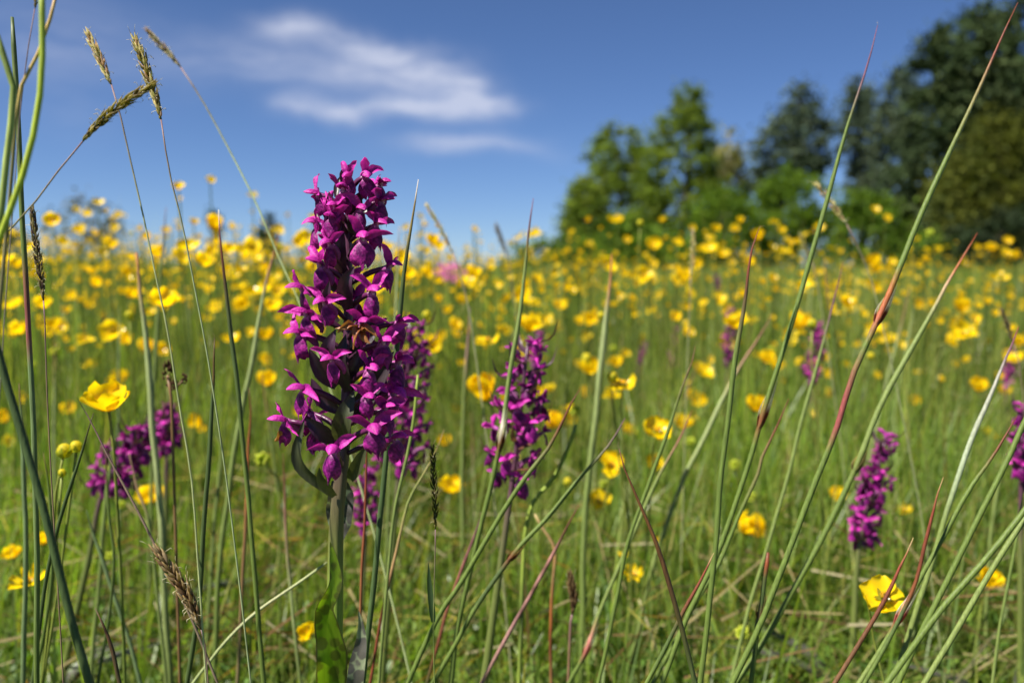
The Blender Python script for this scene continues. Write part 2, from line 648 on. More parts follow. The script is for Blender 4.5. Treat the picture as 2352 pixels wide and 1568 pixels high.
def litter(n):
    x, y = scatter(n, 0.6, 3.4, 1.2)
    z = ground(x, y) + rng.uniform(0.005, 0.12, n)
    L_ = rng.uniform(0.02, 0.10, n)
    ang = rng.random(n) * 6.283
    el = rng.normal(0.1, 0.5, n)
    dv = np.stack([np.cos(ang) * np.cos(el), np.sin(ang) * np.cos(el), np.sin(el)], -1) * (L_ * 0.5)[:, None]
    sv = np.stack([-np.sin(ang) * 0.4, np.cos(ang) * 0.4, np.full(n, 0.9)], -1) * rng.uniform(0.0004, 0.0012, n)[:, None]
    c = np.stack([x, y, z], -1)
    V = np.stack([c - dv - sv, c + dv - sv * 0.5, c + dv + sv * 0.5, c - dv + sv], 1)
    q = np.arange(n * 4).reshape(n, 4)
    cols = np.array([(0.34, 0.27, 0.13), (0.22, 0.12, 0.05), (0.12, 0.06, 0.03), (0.42, 0.36, 0.22)])[rng.choice(4, n, p=[.4, .25, .15, .2])]
    me = np_mesh("dead_grass", V.reshape(-1, 3), q, np.repeat(cols, 4, 0), M_GRASS)
    tag(link_obj("dead_grass", me), "dry straw coloured grass litter lying in the turf", "grass", kind="stuff")


litter(5500)


# ------------------------------------------------------------------ trees and shrubs
def crown_mesh(name, profile, D, depth, nclump, per, leaf, cols, mat, squash=0.8, clump_r=0.5, droop=0.0, core=0.12):
    """profile: (y, x_left, x_right) rows in photo units at distance D -> crown of leaf clumps filling the solid of that outline"""
    rows = [(W(1176, y, D).z, (xl - 1176) * KX * D, (xr - 1176) * KX * D) for (y, xl, xr) in profile]
    rows.sort()
    zs = np.array([r[0] for r in rows])
    xl = np.array([r[1] for r in rows])
    xr = np.array([r[2] for r in rows])
    hw = (xr - xl) / 2
    zc = []
    for _ in range(nclump * 30):
        z = rng.uniform(zs[0], zs[-1])
        if rng.random() < np.interp(z, zs, hw) / hw.max():
            zc.append(z)
        if len(zc) >= nclump:
            break
    zc = np.array(zc)
    n = len(zc)
    cx = np.interp(zc, zs, (xl + xr) / 2)
    ch = np.interp(zc, zs, hw)
    r = rng.random(n) ** 0.42 * 1.06
    a = rng.random(n) * 6.283
    cr = clump_r * rng.uniform(0.55, 1.3, n)
    px = cx + np.cos(a) * r * np.maximum(ch - cr * 0.25, 0.05)
    py = np.sin(a) * r * np.maximum(ch - cr * 0.25, 0.05) * depth
    m = n * per
    ci = np.repeat(np.arange(n), per)
    dv = rng.normal(0, 1, (m, 3))
    dv /= np.linalg.norm(dv, axis=1)[:, None]
    rad = cr[ci] * np.abs(rng.normal(0, 0.75, m))
    P = np.stack([px[ci], py[ci], zc[ci]], -1) + dv * rad[:, None] * np.array([1, 1, squash])
    P[:, 2] -= droop * rad
    nrm = rng.normal(0, 1, (m, 3)) + np.array([0, 0, 0.6])
    nrm /= np.linalg.norm(nrm, axis=1)[:, None]
    t = np.cross(nrm, rng.normal(0, 1, (m, 3)))
    t /= np.linalg.norm(t, axis=1)[:, None]
    b = np.cross(nrm, t)
    s = (leaf * rng.uniform(0.6, 1.4, m))[:, None]
    V = np.stack([P - t * s, P - b * s * 0.5, P + t * s, P + b * s * 0.5], 1).reshape(-1, 3)
    q = np.arange(m * 4).reshape(m, 4)
    cc = np.array(cols)[rng.integers(0, len(cols), n)] * rng.uniform(0.75, 1.25, n)[:, None]
    C = np.repeat(cc[ci] * rng.uniform(0.8, 1.2, m)[:, None], 4, 0)
    Y0 = D * math.cos(PITCH)
    V[:, 1] += Y0
    return V, q, C, (px, py + Y0, zc, ch), Y0


def tree(name, label, cat, D, profile, trunk, nclump, per, leaf, cols, mat, group=None, depth=0.9, squash=0.8, clump_r=0.5, tr=0.16, bark=(0.10, 0.075, 0.055), nlimb=14, droop=0.0):
    """trunk: (x_base, x_top, y_top) in photo units"""
    V, q, C, (px, py, pz, ch), Y0 = crown_mesh("crown", profile, D, depth, nclump, per, leaf, cols, mat, squash, clump_r, droop)
    bx = (trunk[0] - 1176) * KX * D
    base = Vector((bx, Y0, gz(bx, Y0) - 0.05))
    root = empty(name, base)
    tag(root, label, cat, group)
    V = V - np.array(base)
    link_obj("crown", np_mesh("crown", V, q, C, mat), root)
    top = W(trunk[1], trunk[2], D)
    top.y = Y0
    mid = base.lerp(top, 0.5) + Vector((0.02 * (top.z - base.z), 0.03, 0))
    mb = MB()
    pts = spline([base, mid, top], 10)
    mb.tube(pts, [tr * (1 - 0.85 * i / 9) * (1.25 if i == 0 else 1) for i in range(10)], [bark] * 10, 8)
    order = rng.permutation(len(px))[:nlimb]
    for i in order:
        e = Vector((px[i], py[i], pz[i]))
        k = min(max((e.z - base.z) / (top.z - base.z) - 0.15, 0.12), 0.93)
        s = pts[int(k * 9)]
        mb.tube(spline([s, s.lerp(e, 0.5) + Vector((0, 0, 0.12)), e], 6), [tr * 0.32 * (1 - 0.8 * j / 5) for j in range(6)], [bark] * 6, 5)
    mb.obj("trunk", M_BARK, root, base)
    return root


BIRCH = [(0.11, 0.16, 0.02), (0.14, 0.195, 0.024), (0.085, 0.13, 0.02), (0.16, 0.20, 0.028)]
SHRUB = [(0.09, 0.155, 0.014), (0.115, 0.18, 0.016), (0.07, 0.125, 0.013)]
PINE = [(0.06, 0.085, 0.05), (0.048, 0.072, 0.046), (0.075, 0.098, 0.056)]
DARKC = [(0.036, 0.058, 0.022), (0.045, 0.068, 0.026), (0.03, 0.046, 0.02), (0.054, 0.074, 0.028)]
OLIVE = [(0.075, 0.085, 0.014), (0.09, 0.10, 0.016), (0.055, 0.068, 0.014)]

tree("birch_tree", "tall green birch with a pointed top left of the pines", "tree", 34, [(212, 1548, 1594), (260, 1518, 1614), (330, 1478, 1632), (400, 1450, 1645), (480, 1440, 1655), (560, 1440, 1650), (610, 1450, 1640)], (1560, 1568, 240), 300, 90, 0.075, BIRCH, M_LEAFY, clump_r=0.33, tr=0.15)
tree("birch_tree", "shorter rounded birch at the left end of the tree group", "tree", 36, [(296, 1380, 1448), (330, 1355, 1475), (400, 1338, 1510), (480, 1325, 1520), (560, 1320, 1520), (610, 1320, 1520)], (1420, 1412, 320), 240, 90, 0.075, BIRCH, M_LEAFY, clump_r=0.33, tr=0.14)
tree("alder_tree", "low spreading green tree sloping down at the left edge of the wood", "tree", 33, [(415, 1325, 1360), (450, 1305, 1395), (510, 1290, 1410), (570, 1280, 1420), (615, 1275, 1420)], (1350, 1345, 440), 150, 90, 0.075, BIRCH, M_LEAFY, clump_r=0.33, tr=0.10)
tree("birch_tree", "sparse pale yellowish birch with grey trunk between dense trees", "tree", 40, [(305, 1650, 1675), (340, 1635, 1700), (400, 1632, 1708), (440, 1640, 1705)], (1668, 1662, 310), 42, 26, 0.10, [(0.20, 0.20, 0.06), (0.26, 0.24, 0.10)], M_LEAFY, clump_r=0.35, tr=0.13, bark=(0.36, 0.33, 0.28))
tree("hazel_tree", "dark green low tree filling the gap behind the pale birch", "tree", 42, [(330, 1610, 1640), (390, 1590, 1720), (450, 1590, 1800), (540, 1590, 1960), (610, 1590, 1980)], (1680, 1640, 345), 170, 50, 0.13, [(0.045, 0.08, 0.025), (0.06, 0.10, 0.03)], M_LEAFY, clump_r=0.4, tr=0.13)
tree("pine_tree", "open topped pine standing clear against the sky", "tree", 38, [(205, 1815, 1842), (250, 1785, 1868), (300, 1745, 1890), (340, 1712, 1912), (380, 1702, 1908), (415, 1715, 1850), (440, 1722, 1780)], (1752, 1828, 225), 150, 80, 0.09, PINE, M_NEEDLE, clump_r=0.55, squash=0.5, tr=0.17, bark=(0.14, 0.09, 0.06))
tree("pine_tree", "thin bluish pine with gaps beside the dark wood", "tree", 40, [(185, 1945, 1965), (230, 1920, 1990), (300, 1905, 2000), (360, 1915, 2010), (430, 1930, 2030), (520, 1940, 2040)], (1968, 1955, 200), 150, 70, 0.09, PINE, M_NEEDLE, clump_r=0.5, squash=0.5, tr=0.14, bark=(0.14, 0.09, 0.06))
tree("pine_tree", "slender pine half hidden behind the edge of the dark wood", "tree", 37, [(165, 2040, 2066), (230, 2005, 2100), (320, 1985, 2120), (420, 1965, 2130), (540, 1955, 2130)], (2055, 2053, 185), 210, 80, 0.09, PINE, M_NEEDLE, clump_r=0.5, squash=0.55, tr=0.15, bark=(0.14, 0.09, 0.06))
tree("spruce_tree", "dark conifer forming the left shoulder of the dense wood", "tree", 30, [(82, 2128, 2152), (140, 2078, 2200), (260, 2060, 2250), (380, 2045, 2280), (500, 2040, 2290), (610, 2040, 2290)], (2165, 2142, 110), 270, 90, 0.10, DARKC, M_NEEDLE, clump_r=0.5, squash=0.6, tr=0.18)
tree("spruce_tree", "taller dark conifer rising behind the shoulder of the wood", "tree", 31, [(20, 2195, 2235), (90, 2165, 2300), (180, 2160, 2330), (300, 2150, 2360), (450, 2140, 2370), (610, 2140, 2370)], (2240, 2220, 50), 300, 90, 0.10, DARKC, M_NEEDLE, clump_r=0.5, squash=0.6, tr=0.2)
tree("spruce_tree", "tallest dark conifer cut by the top right corner", "tree", 29, [(-120, 2320, 2360), (-40, 2290, 2420), (80, 2265, 2470), (250, 2240, 2500), (430, 2230, 2520), (610, 2230, 2520)], (2360, 2340, -90), 300, 90, 0.10, DARKC, M_NEEDLE, clump_r=0.55, squash=0.6, tr=0.22)
tree("oak_tree", "olive green broadleaf tree in front of the dark conifers", "tree", 26, [(285, 2230, 2300), (330, 2185, 2370), (400, 2150, 2420), (480, 2130, 2450), (560, 2120, 2470), (620, 2120, 2470)], (2300, 2270, 310), 240, 90, 0.085, OLIVE, M_LEAFY, clump_r=0.5, tr=0.18)
tree("bush_or_shade", "dark leaf mass put in for the shade under the trees by the right edge", "bush", 23, [(500, 2190, 2420), (550, 2160, 2450), (610, 2150, 2450), (640, 2150, 2450)], (2300, 2290, 520), 70, 60, 0.09, [(0.02, 0.032, 0.014), (0.028, 0.04, 0.016)], M_LEAFY, clump_r=0.4, tr=0.08)  # near-black foliage added to stand for the shadow under the trees
tree("willow_shrub", "bright green rounded shrub below the tall birch", "shrub", 27, [(438, 1625, 1690), (470, 1590, 1735), (520, 1570, 1755), (580, 1560, 1760), (615, 1560, 1760)], (1660, 1655, 460), 110, 90, 0.06, SHRUB, M_LEAFY, clump_r=0.38, tr=0.07)
tree("willow_shrub", "larger green shrub under the open topped pine", "shrub", 28, [(395, 1790, 1850), (430, 1745, 1895), (490, 1715, 1925), (560, 1710, 1930), (615, 1710, 1930)], (1820, 1815, 420), 130, 90, 0.06, SHRUB, M_LEAFY, clump_r=0.38, tr=0.07)
tree("willow_shrub", "green shrub in front of the thin bluish pine", "shrub", 26, [(440, 1945, 2010), (480, 1905, 2060), (540, 1890, 2090), (615, 1890, 2100)], (1985, 1975, 460), 90, 60, 0.08, SHRUB, M_LEAFY, clump_r=0.36, tr=0.06)
tree("willow_shrub", "low green shrub at the foot of the two birches", "shrub", 25, [(500, 1400, 1480), (540, 1370, 1560), (590, 1350, 1580), (615, 1350, 1580)], (1450, 1440, 515), 70, 60, 0.08, SHRUB, M_LEAFY, clump_r=0.34, tr=0.06)
tree("gorse_bush", "lowest green bush where the wood runs out on the left", "bush", 24, [(545, 1270, 1340), (575, 1180, 1385), (605, 1130, 1400), (625, 1120, 1400)], (1290, 1285, 560), 70, 50, 0.07, SHRUB, M_LEAFY, clump_r=0.3, tr=0.05)
tree("bramble_bush", "green bush between the low shrubs and the dark wood", "bush", 25, [(545, 2100, 2150), (580, 2050, 2200), (620, 2040, 2210)], (2120, 2115, 560), 50, 50, 0.07, SHRUB, M_LEAFY, clump_r=0.3, tr=0.05)
tree("spruce_tree", "small lone dark conifer far off beside the big orchid", "tree", 52, [(482, 622, 632), (510, 605, 646), (550, 595, 652), (620, 590, 655)], (626, 627, 490), 40, 40, 0.13, DARKC, M_NEEDLE, clump_r=0.35, squash=0.6, tr=0.14)
tree("spruce_tree", "small distant tree behind a yellow flower on the left", "tree", 56, [(490, 492, 508), (515, 480, 522), (560, 475, 525), (620, 472, 528)], (500, 500, 498), 34, 40, 0.13, DARKC, M_NEEDLE, clump_r=0.35, squash=0.6, tr=0.13)
tree("bush_or_shade", "grey distant bush on the left skyline behind buttercups", "bush", 40, [(456, 180, 205), (475, 150, 260), (520, 120, 290), (610, 110, 300)], (200, 195, 465), 44, 26, 0.11, [(0.12, 0.12, 0.085), (0.15, 0.14, 0.10)], M_LEAFY, clump_r=0.5, tr=0.08)
tree("bush_or_shade", "dark hedge bush at the far left edge of the skyline", "bush", 44, [(520, -40, 30), (545, -80, 60), (610, -90, 80)], (-10, -10, 530), 50, 50, 0.12, [(0.035, 0.045, 0.028), (0.05, 0.05, 0.03)], M_LEAFY, clump_r=0.4, tr=0.1)

# ------------------------------------------------------------------ orchids
MAG = (0.27, 0.007, 0.165)
MAGL = (0.70, 0.045, 0.43)
MAGD = (0.085, 0.003, 0.075)
PALE = (0.62, 0.30, 0.55)
MM = 0.001


def mixc3(a, b, k):
    k = min(max(k, 0.0), 1.0)
    return tuple(a[i] + (b[i] - a[i]) * k for i in range(3))


LIPW = [(0, 1.0), (0.12, 1.4), (0.3, 3.2), (0.5, 4.6), (0.66, 5.0), (0.80, 4.6), (0.92, 3.4), (1.0, 2.2)]


def floret_parts(T, n, u, sc, rs, res=12, dark=1.0, ang=(55, 35), hue=0.0):
    """meshes of one flower: throat T, facing n, up u. rs = Random"""
    n = n.normalized()
    u = (u - n * u.dot(n)).normalized()
    r = n.cross(u) * -1.0
    s_ = sc * MM * 0.93
    base = mixc3(MAG, (0.26, 0.013, 0.235), hue)
    base = tuple(c * dark for c in base)
    lite = tuple(c * dark for c in MAGL)
    refl = rs.uniform(0.7, 2.0)
    wv = rs.uniform(0, 6.28)
    wide = rs.uniform(0.85, 1.1)
    drop = rs.uniform(8.5, 10.5)
    fwd = rs.uniform(2.4, 3.6)
    tw = rs.uniform(-0.15, 0.15)
    lip = MB()

    def fl(a, b):
        t = 2 * b - 1
        w = lerp1(LIPW, a) * wide
        lobes = 1.0 - 0.10 * (math.cos(t * 7.5) * 0.5 - 0.5) * -1 * a ** 3 + (0.14 * max(0, 1 - abs(t) * 3.2) * a ** 4)
        x = t * w * (1 - 0.16 * refl * t * t * min(1, a * 2)) + tw * a * 8
        zz = -drop * (a ** 1.15) * lobes + 0.4 * math.sin(t * 6 + wv) * a + 0.35 * math.sin(t * 14 + wv * 3) * a * a
        yy = fwd * (1 - math.exp(-4 * a)) - refl * 2.2 * abs(t) ** 1.8 * min(1, a * 2.2) + 0.55 * math.sin(a * 7 + wv) * t * a + 0.5 * math.sin(t * 9 + wv * 2) * a * abs(t) + (a ** 3) * rs_c
        P = T + (r * x + u * zz + n * yy) * s_
        c = mixc3(mixc3(base, lite, 0.22), tuple(k * dark for k in MAGD), 0.28 + 0.25 * math.sin(a * 9 + x + wv) * math.sin(x * 2.2 + wv))
        q = math.hypot(x / 2.5, (a - 0.42) / 0.20)
        ring = math.exp(-((q - 1.0) / 0.26) ** 2)
        ring2 = math.exp(-((math.hypot(x / 1.1, (a - 0.36) / 0.11) - 1.0) / 0.3) ** 2)
        c = mixc3(c, lite, 0.30 * abs(t) ** 2)
        spot = math.sin(x * 4.2 + wv) * math.sin(a * 26 + wv * 2)
        c = mixc3(c, tuple(k * dark for k in MAGD), 0.95 * max(0, min(1, spot * 1.8 - 0.2)))
        c = mixc3(c, tuple(k * dark for k in MAGD), 0.92 * max(ring, ring2 * 0.9))
        c = mixc3(c, PALE, max(0, 0.9 * (1 - a / 0.24)))
        return P, c
    rs_c = rs.uniform(-1.5, 0.8)
    lip.grid(fl, res, res)

    hood = MB()
    hl = rs.uniform(6.4, 8.2)
    hh = rs.uniform(2.8, 3.8)

    hq = rs.uniform(-1.5, 2.0)

    def fh(a, b):
        t = 2 * b - 1
        w = 2.7 * lerp1([(0, .55), (.25, .95), (.45, 1), (.7, .8), (.88, .42), (1, .06)], a)
        y = -0.8 + hl * a
        z = 0.2 + hh * math.sin(math.pi * (0.12 + 0.66 * a)) - 1.2 * a * a + hq * a ** 3
        x = w * math.sin(t * 1.35)
        z -= w * (1 - math.cos(t * 1.35)) * 0.95
        c = mixc3(base, lite, 0.25 + 0.5 * a)
        c = mixc3(c, tuple(k * dark for k in MAGD), 0.35 * (abs(math.sin(t * 9)) > 0.93) + 0.25 * (1 - a))
        return T + (r * x + u * z + n * y) * s_, c
    hood.grid(fh, max(6, res - 3), 8)

    sep = []
    for sgn, a0 in ((-1, ang[0]), (1, ang[1])):
        th = math.radians(a0 + rs.uniform(-10, 10))
        dirv = (r * (sgn * math.cos(th)) + u * math.sin(th) + n * rs.uniform(-0.15, 0.25)).normalized()
        Ls = rs.uniform(9.2, 11.6) * s_
        wid = rs.uniform(1.55, 2.15) * s_
        curl = rs.uniform(-0.35, 0.45)
        side = (n.cross(dirv) + n * rs.uniform(-0.7, 0.7)).normalized()
        nn = dirv.cross(side)
        pts = []
        hw = []
        cc = []
        m = 10
        for i in range(m + 1):
            k = i / m
            pts.append(T + dirv * (Ls * k) + u * (s_ * (0.5 + 1.8 * math.sin(k * 3.0) * 0.5)) + nn * (curl * Ls * k * k) - u * (Ls * 0.15 * k ** 3))
            hw.append(wid * lerp1([(0, .35), (.2, .8), (.45, 1), (.75, .65), (.92, .28), (1, .05)], k))
            cc.append(mixc3(mixc3(base, lite, 0.3 + 0.4 * k), tuple(q * dark for q in MAGD), 0.25 * (1 - k)))
        mb = MB()
        mb.leaf(pts, hw, side, cc, fold=0.55, nv=6, wave=0.28, ph=wv)
        sep.append(mb)

    spur = MB()
    sp = spline([T - u * (0.2 * s_), T - n * (3.2 * s_) - u * (1.6 * s_), T - n * (5.5 * s_) - u * (5.0 * s_), T - n * (5.2 * s_) - u * (7.0 * s_)], 8)
    spur.tube(sp, [1.5 * s_ * lerp1([(0, 1), (.7, .9), (1, .35)], i / 7) for i in range(8)], [mixc3(base, PALE, 0.25)] * 8, 8)
    colm = MB()
    colm.ball(T + (n * 0.6 + u * 0.7) * s_, 0.9 * s_, mixc3(PALE, MAG, 0.2), (n + u).normalized(), 1.3, 5, 7)
    colm.ball(T + (n * 0.9 - u * 0.2) * s_, 0.55 * s_, (0.7, 0.45, 0.6), n, 1.0, 4, 6)
    return lip, hood, sep, spur, colm


def ovary(A, T, sc, n):
    mb = MB()
    mid = A.lerp(T, 0.5) + Vector((0, 0, 0.0012 * sc))
    p = spline([A, mid, T - n * (0.001 * sc)], 7)
    mb.tube(p, [sc * MM * lerp1([(0, .7), (.4, 1.1), (.8, .95), (1, .7)], i / 6) for i in range(7)],
            [mixc3((0.045, 0.02, 0.03), (0.12, 0.008, 0.08), i / 6) for i in range(7)], 8, rib=0.12)
    return mb


OS = 1 / 1.7415      # original photo units -> photo units used by W
OD = 0.335           # distance of the big orchid


def O(x, y, dd=0.0):
    return W(x * OS, y * OS, OD + dd)


AXIS = [(1392, 690), (1393, 900), (1392, 1250), (1385, 1600), (1368, 1850), (1345, 2080), (1338, 2400), (1332, 2731)]


def axis_x(y):
    return lerp1([(b, a) for a, b in AXIS], y)


def build_main_orchid():
    rs = random.Random(11)
    bot = O(1332, 2731)
    base = Vector((bot.x - 0.004, bot.y + 0.004, gz(bot.x, bot.y) - 0.004))
    root = empty("marsh_orchid", base)
    tag(root, "large sharp dark purple orchid spike standing tallest in front of the meadow", "orchid", "purple orchids in the meadow")
    pts = [O(x, y) for x, y in AXIS] + [bot.lerp(base, 0.5), base]
    sp = spline(pts, 60)
    mb = MB()
    rad = []
    cols = []
    for i, p in enumerate(sp):
        z = p.z
        k = (z - base.z) / (sp[0].z - base.z)
        rad.append(MM * lerp1([(0, 4.0), (0.35, 3.6), (0.55, 3.3), (0.62, 2.9), (0.8, 2.0), (0.97, 1.2), (1, 0.5)], k))
        cols.append(ramp([(0, (0.16, 0.22, 0.03)), (0.60, (0.15, 0.21, 0.03)), (0.68, (0.09, 0.08, 0.03)), (0.76, (0.06, 0.02, 0.04)), (1, (0.07, 0.015, 0.045))], k))
    mb.tube(sp, rad, cols, 20, rib=0.06)
    mb.obj("stem", M_OSTEM, root, base)

    # throat x, y, facing (degrees, None = from the place on the axis), scale, roll, sepal angles
    FL = [
        (1462, 706, 22, 0.95, -8, (75, 18)), (1373, 764, -4, 0.92, 6, (38, 70)), (1275, 782, -62, 0.98, 0, (72, 5)),
        (1520, 742, 62, 0.85, 0, (30, 20)), (1527, 806, 68, 0.95, 0, (15, 25)), (1268, 905, -64, 1.02, 0, (70, -12)),
        (1452, 958, 14, 1.06, -4, (48, 14)), (1281, 1066, -42, 1.05, 4, (40, 62)), (1490, 1172, 22, 1.08, -4, (38, 45)),
        (1555, 1070, 66, 1.0, 0, (55, 12)), (1212, 1158, -58, 1.06, 0, (42, -10)), (1229, 1262, -44, 1.1, 0, (18, -6)),
        (1196, 1336, -62, 1.08, 0, (60, 5)), (1531, 1372, 34, 1.1, -6, (35, 40)), (1214, 1557, -46, 1.1, 2, (50, -4)),
        (1140, 1684, -60, 1.05, 4, (52, -14)), (1336, 1806, -6, 1.06, 14, (-5, 62)), (1492, 1716, 20, 1.12, -4, (45, 28)),
        (1574, 1572, 46, 1.1, 0, (20, 12)), (1592, 1452, 66, 1.08, 0, (35, 5)), (1578, 1752, 52, 1.0, -10, (15, 5)),
        (1600, 1290, 62, 0.98, 0, (25, 8)), (1330, 870, -18, 0.85, 10, (40, 50)), (1480, 1480, 30, 1.0, 0, (40, 40)),
        (1395, 712, -8, 0.75, 0, (75, 70)), (1440, 840, 30, 0.85, 0, (40, 30)),
    ]
    FL += [(1452, 1290, 20, 0.95, 0, (40, 30)), (1330, 1440, -40, 0.9, 0, (40, 30)), (1320, 980, -30, 0.85, 0, (50, 30)), (1540, 1640, 40, 1.0, 0, (35, 20)), (1470, 1590, 30, 0.9, 0, (30, 40)), (1505, 900, 48, 0.9, 0, (40, 15)), (1300, 1215, -35, 0.9, 0, (40, 10)), (1340, 830, -25, 0.8, 0, (60, 40))]
    back = []
    for i in range(14):
        y = 760 + i * 75
        back.append((None, y, 180 + ((i * 137) % 150) - 75, 1.0, 0, (50, 30)))
    for (x, y, al, sc, roll, ang) in FL + back:
        R = lerp1([(700, 8), (760, 10.5), (1000, 13), (1300, 16), (1550, 17.5), (1720, 18.5), (1850, 17)], y) * MM
        if x is None:
            a = math.radians(al)
        else:
            a = math.radians(al)
        ax = O(axis_x(y), y)
        nv = Vector((math.sin(a), -math.cos(a), 0))
        if x is None:
            T = ax + nv * (R * 0.85)
        else:
            dx = (x - axis_x(y)) * OS * KX * OD
            dy = math.sqrt(max(R * R - dx * dx, (0.25 * R) ** 2)) if abs(al) < 90 else 0
            if abs(al) > 55:
                dy *= 0.6
            T = O(x, y, 0) + Vector((0, -dy, 0))
            # keep the same place in the picture after moving forward
            k = T.y / O(x, y).y
            T.x = O(x, y).x * k
            T.z = CAM_H + (O(x, y).z - CAM_H) * k
        A = O(axis_x(y + 70), y + 70)
        up = Vector((0, 0, 1)) + Vector((math.cos(a), math.sin(a), 0)) * math.tan(math.radians(roll))
        n = (nv + Vector((0, 0, rs.uniform(-0.25, 0.05)))).normalized()
        lip, hood, sep, spur, colm = floret_parts(T, n, up, sc, rs, 14, rs.uniform(0.85, 1.12), ang, rs.uniform(0, 0.5) if y < 1500 else rs.uniform(0.2, 0.9))
        f = ovary(A, T, sc, n).obj("floret", M_BRACT, root, base)
        for nm, m in (("lip", lip), ("hood", hood), ("sepal", sep[0]), ("sepal", sep[1]), ("spur", spur), ("column", colm)):
            m.obj(nm, M_PURPLE, f, base)
    # withered flower in the middle
    T = O(1432, 1318, -0.015)
    mb = MB()
    for k in range(6):
        a = rs.uniform(0, 6.28)
        d = Vector((math.cos(a), -0.4, math.sin(a) * 0.6)).normalized()
        pts = spline([T, T + d * 0.003 + Vector((0, -0.002, rs.uniform(-.001, .002))), T + d * 0.0065 + Vector((rs.uniform(-.002, .002), -0.001, rs.uniform(-.003, .001)))], 7)
        mb.leaf(pts, [0.0012 * q for q in (.5, 1, 1.2, 1.1, .9, .6, .2)], Vector((rs.uniform(-1, 1), rs.uniform(-1, 1), rs.uniform(-1, 1))), [(0.20, 0.065, 0.02)] * 4 + [(0.34, 0.14, 0.04)] * 3, 0.8, 4, 0.5, k)
    tag(mb.obj("withered_floret", M_BRACT, root, base), "shrivelled brown flower in the middle of the spike")
    mb = MB()
    T = O(1110, 1745, -0.004)
    pts = spline([O(1122, 1722, -0.004), T, O(1098, 1762, -0.003)], 6)
    mb.leaf(pts, [0.0007, 0.001, 0.0012, 0.0012, 0.001, 0.0004], Vector((0.6, 0.2, 0.5)), [(0.36, 0.15, 0.04)] * 6, 0.9, 4, 0.6, 1)
    tag(mb.obj("withered_floret", M_BRACT, root, base), "curled brown petal on the lowest left flower")

    # bracts: base, middle, tip, width px, forward mm at base / middle / tip
    DP = (0.050, 0.016, 0.040)
    DK = (0.035, 0.022, 0.028)
    DG = (0.045, 0.052, 0.022)
    BR = [
        ((1372, 1095), (1372, 1000), (1382, 903), 46, (2, 7, 7), DP), ((1322, 1300), (1330, 1200), (1346, 1122), 40, (3, 11, 13), DP),
        ((1368, 1505), (1338, 1400), (1368, 1308), 54, (3, 12, 12), DP), ((1352, 1540), (1300, 1480), (1256, 1388), 46, (2, 6, 8), DP),
        ((1370, 1760), (1395, 1660), (1434, 1548), 58, (3, 11, 9), DG), ((1322, 1965), (1205, 1830), (1232, 1664), 34, (2, 6, 6), DG),
        ((1420, 1625), (1500, 1540), (1582, 1400), 54, (2, 4, 5), DK), ((1352, 1640), (1290, 1590), (1250, 1510), 44, (1, 2, 2), DP),
        ((1335, 1760), (1290, 1710), (1238, 1662), 50, (1, 5, 6), DP), ((1388, 745), (1384, 700), (1411, 656), 34, (0, 1, 1), (0.075, 0.02, 0.06)),
        ((1345, 790), (1346, 740), (1357, 700), 20, (0, -2, -3), DK), ((1372, 900), (1348, 850), (1338, 775), 36, (3, 9, 10), DP),
        ((1402, 1240), (1398, 1140), (1436, 1065), 48, (3, 9, 10), DP), ((1405, 1910), (1445, 1840), (1482, 1762), 40, (2, 7, 9), DG),
        ((1345, 1975), (1302, 1900), (1300, 1845), 30, (3, 8, 10), DG), ((1415, 860), (1445, 820), (1452, 790), 44, (1, 5, 6), DP),
        ((1410, 950), (1430, 880), (1480, 830), 40, (0, 3, 3), DK), ((1400, 1530), (1425, 1470), (1460, 1390), 40, (2, 6, 6), DK),
        ((1400, 1420), (1450, 1380), (1520, 1310), 38, (0, 2, 2), DK), ((1400, 1560), (1378, 1440), (1400, 1330), 46, (3, 8, 8), DK),
        ((1410, 1690), (1470, 1600), (1500, 1480), 44, (0, -2, -4), DK), ((1350, 1290), (1300, 1230), (1286, 1150), 40, (0, 0, 0), DK),
        ((1420, 1330), (1475, 1290), (1500, 1200), 40, (0, -1, -2), DK), ((1345, 1160), (1310, 1110), (1296, 1040), 36, (0, 2, 3), DK),
    ]
    for (b, m, t, w, fw, c) in BR:
        p = [O(*b, 0), O(*m, 0), O(*t, 0)]
        for i in range(3):
            p[i] = p[i] - Vector((0, fw[i] * MM, 0))
        pts = spline(p, 14)
        hwd = w * OS * KX * OD * 0.66
        hw = [hwd * lerp1([(0, .55), (.25, .9), (.45, 1), (.7, .78), (.88, .4), (1, .04)], i / 13) for i in range(14)]
        side = (pts[7] - pts[5]).cross(Vector((0, -1, 0.15))).normalized()
        cols = [mixc3(mixc3(c, (0.07, 0.075, 0.025), 0.5 if c is DG else 0.15), c, i / 9) for i in range(14)]
        mb = MB()
        mb.leaf(pts, hw, side, cols, fold=-0.45, nv=6, wave=0.05, ph=rs.uniform(0, 6))
        mb.obj("bract", M_BRACT, root, base)

    # clasping stem leaf, lit through, with dark edge
    def leafp(rows, fw, name, mat, cA, cB, edge=True, label=None, fold=0.3):
        pts = spline([O(x, y, 0) - Vector((0, f * MM, 0)) for (x, y, w), f in zip(rows, fw)], 30)
        n = len(rows)
        hw = [lerp1([(i / (n - 1), rows[i][2]) for i in range(n)], k / 29) * OS * KX * OD * 0.5 for k in range(30)]
        base_i = None
        mb = MB()
        side = [Vector((1, 0.30 + 0.25 * math.sin(k * 0.35), 0)) for k in range(30)]
        mb.leaf(pts, hw, side, [mixc3(cA, cB, k / 29) for k in range(30)], fold=fold, nv=12, wave=0.06, ph=0.5)
        if edge:
            nv = 13
            for i in range(30):
                for j in (0, 12):
                    mb.c[i * nv + j] = (0.035, 0.012, 0.025)
        o = mb.obj(name, mat, root, base)
        if label:
            tag(o, label)
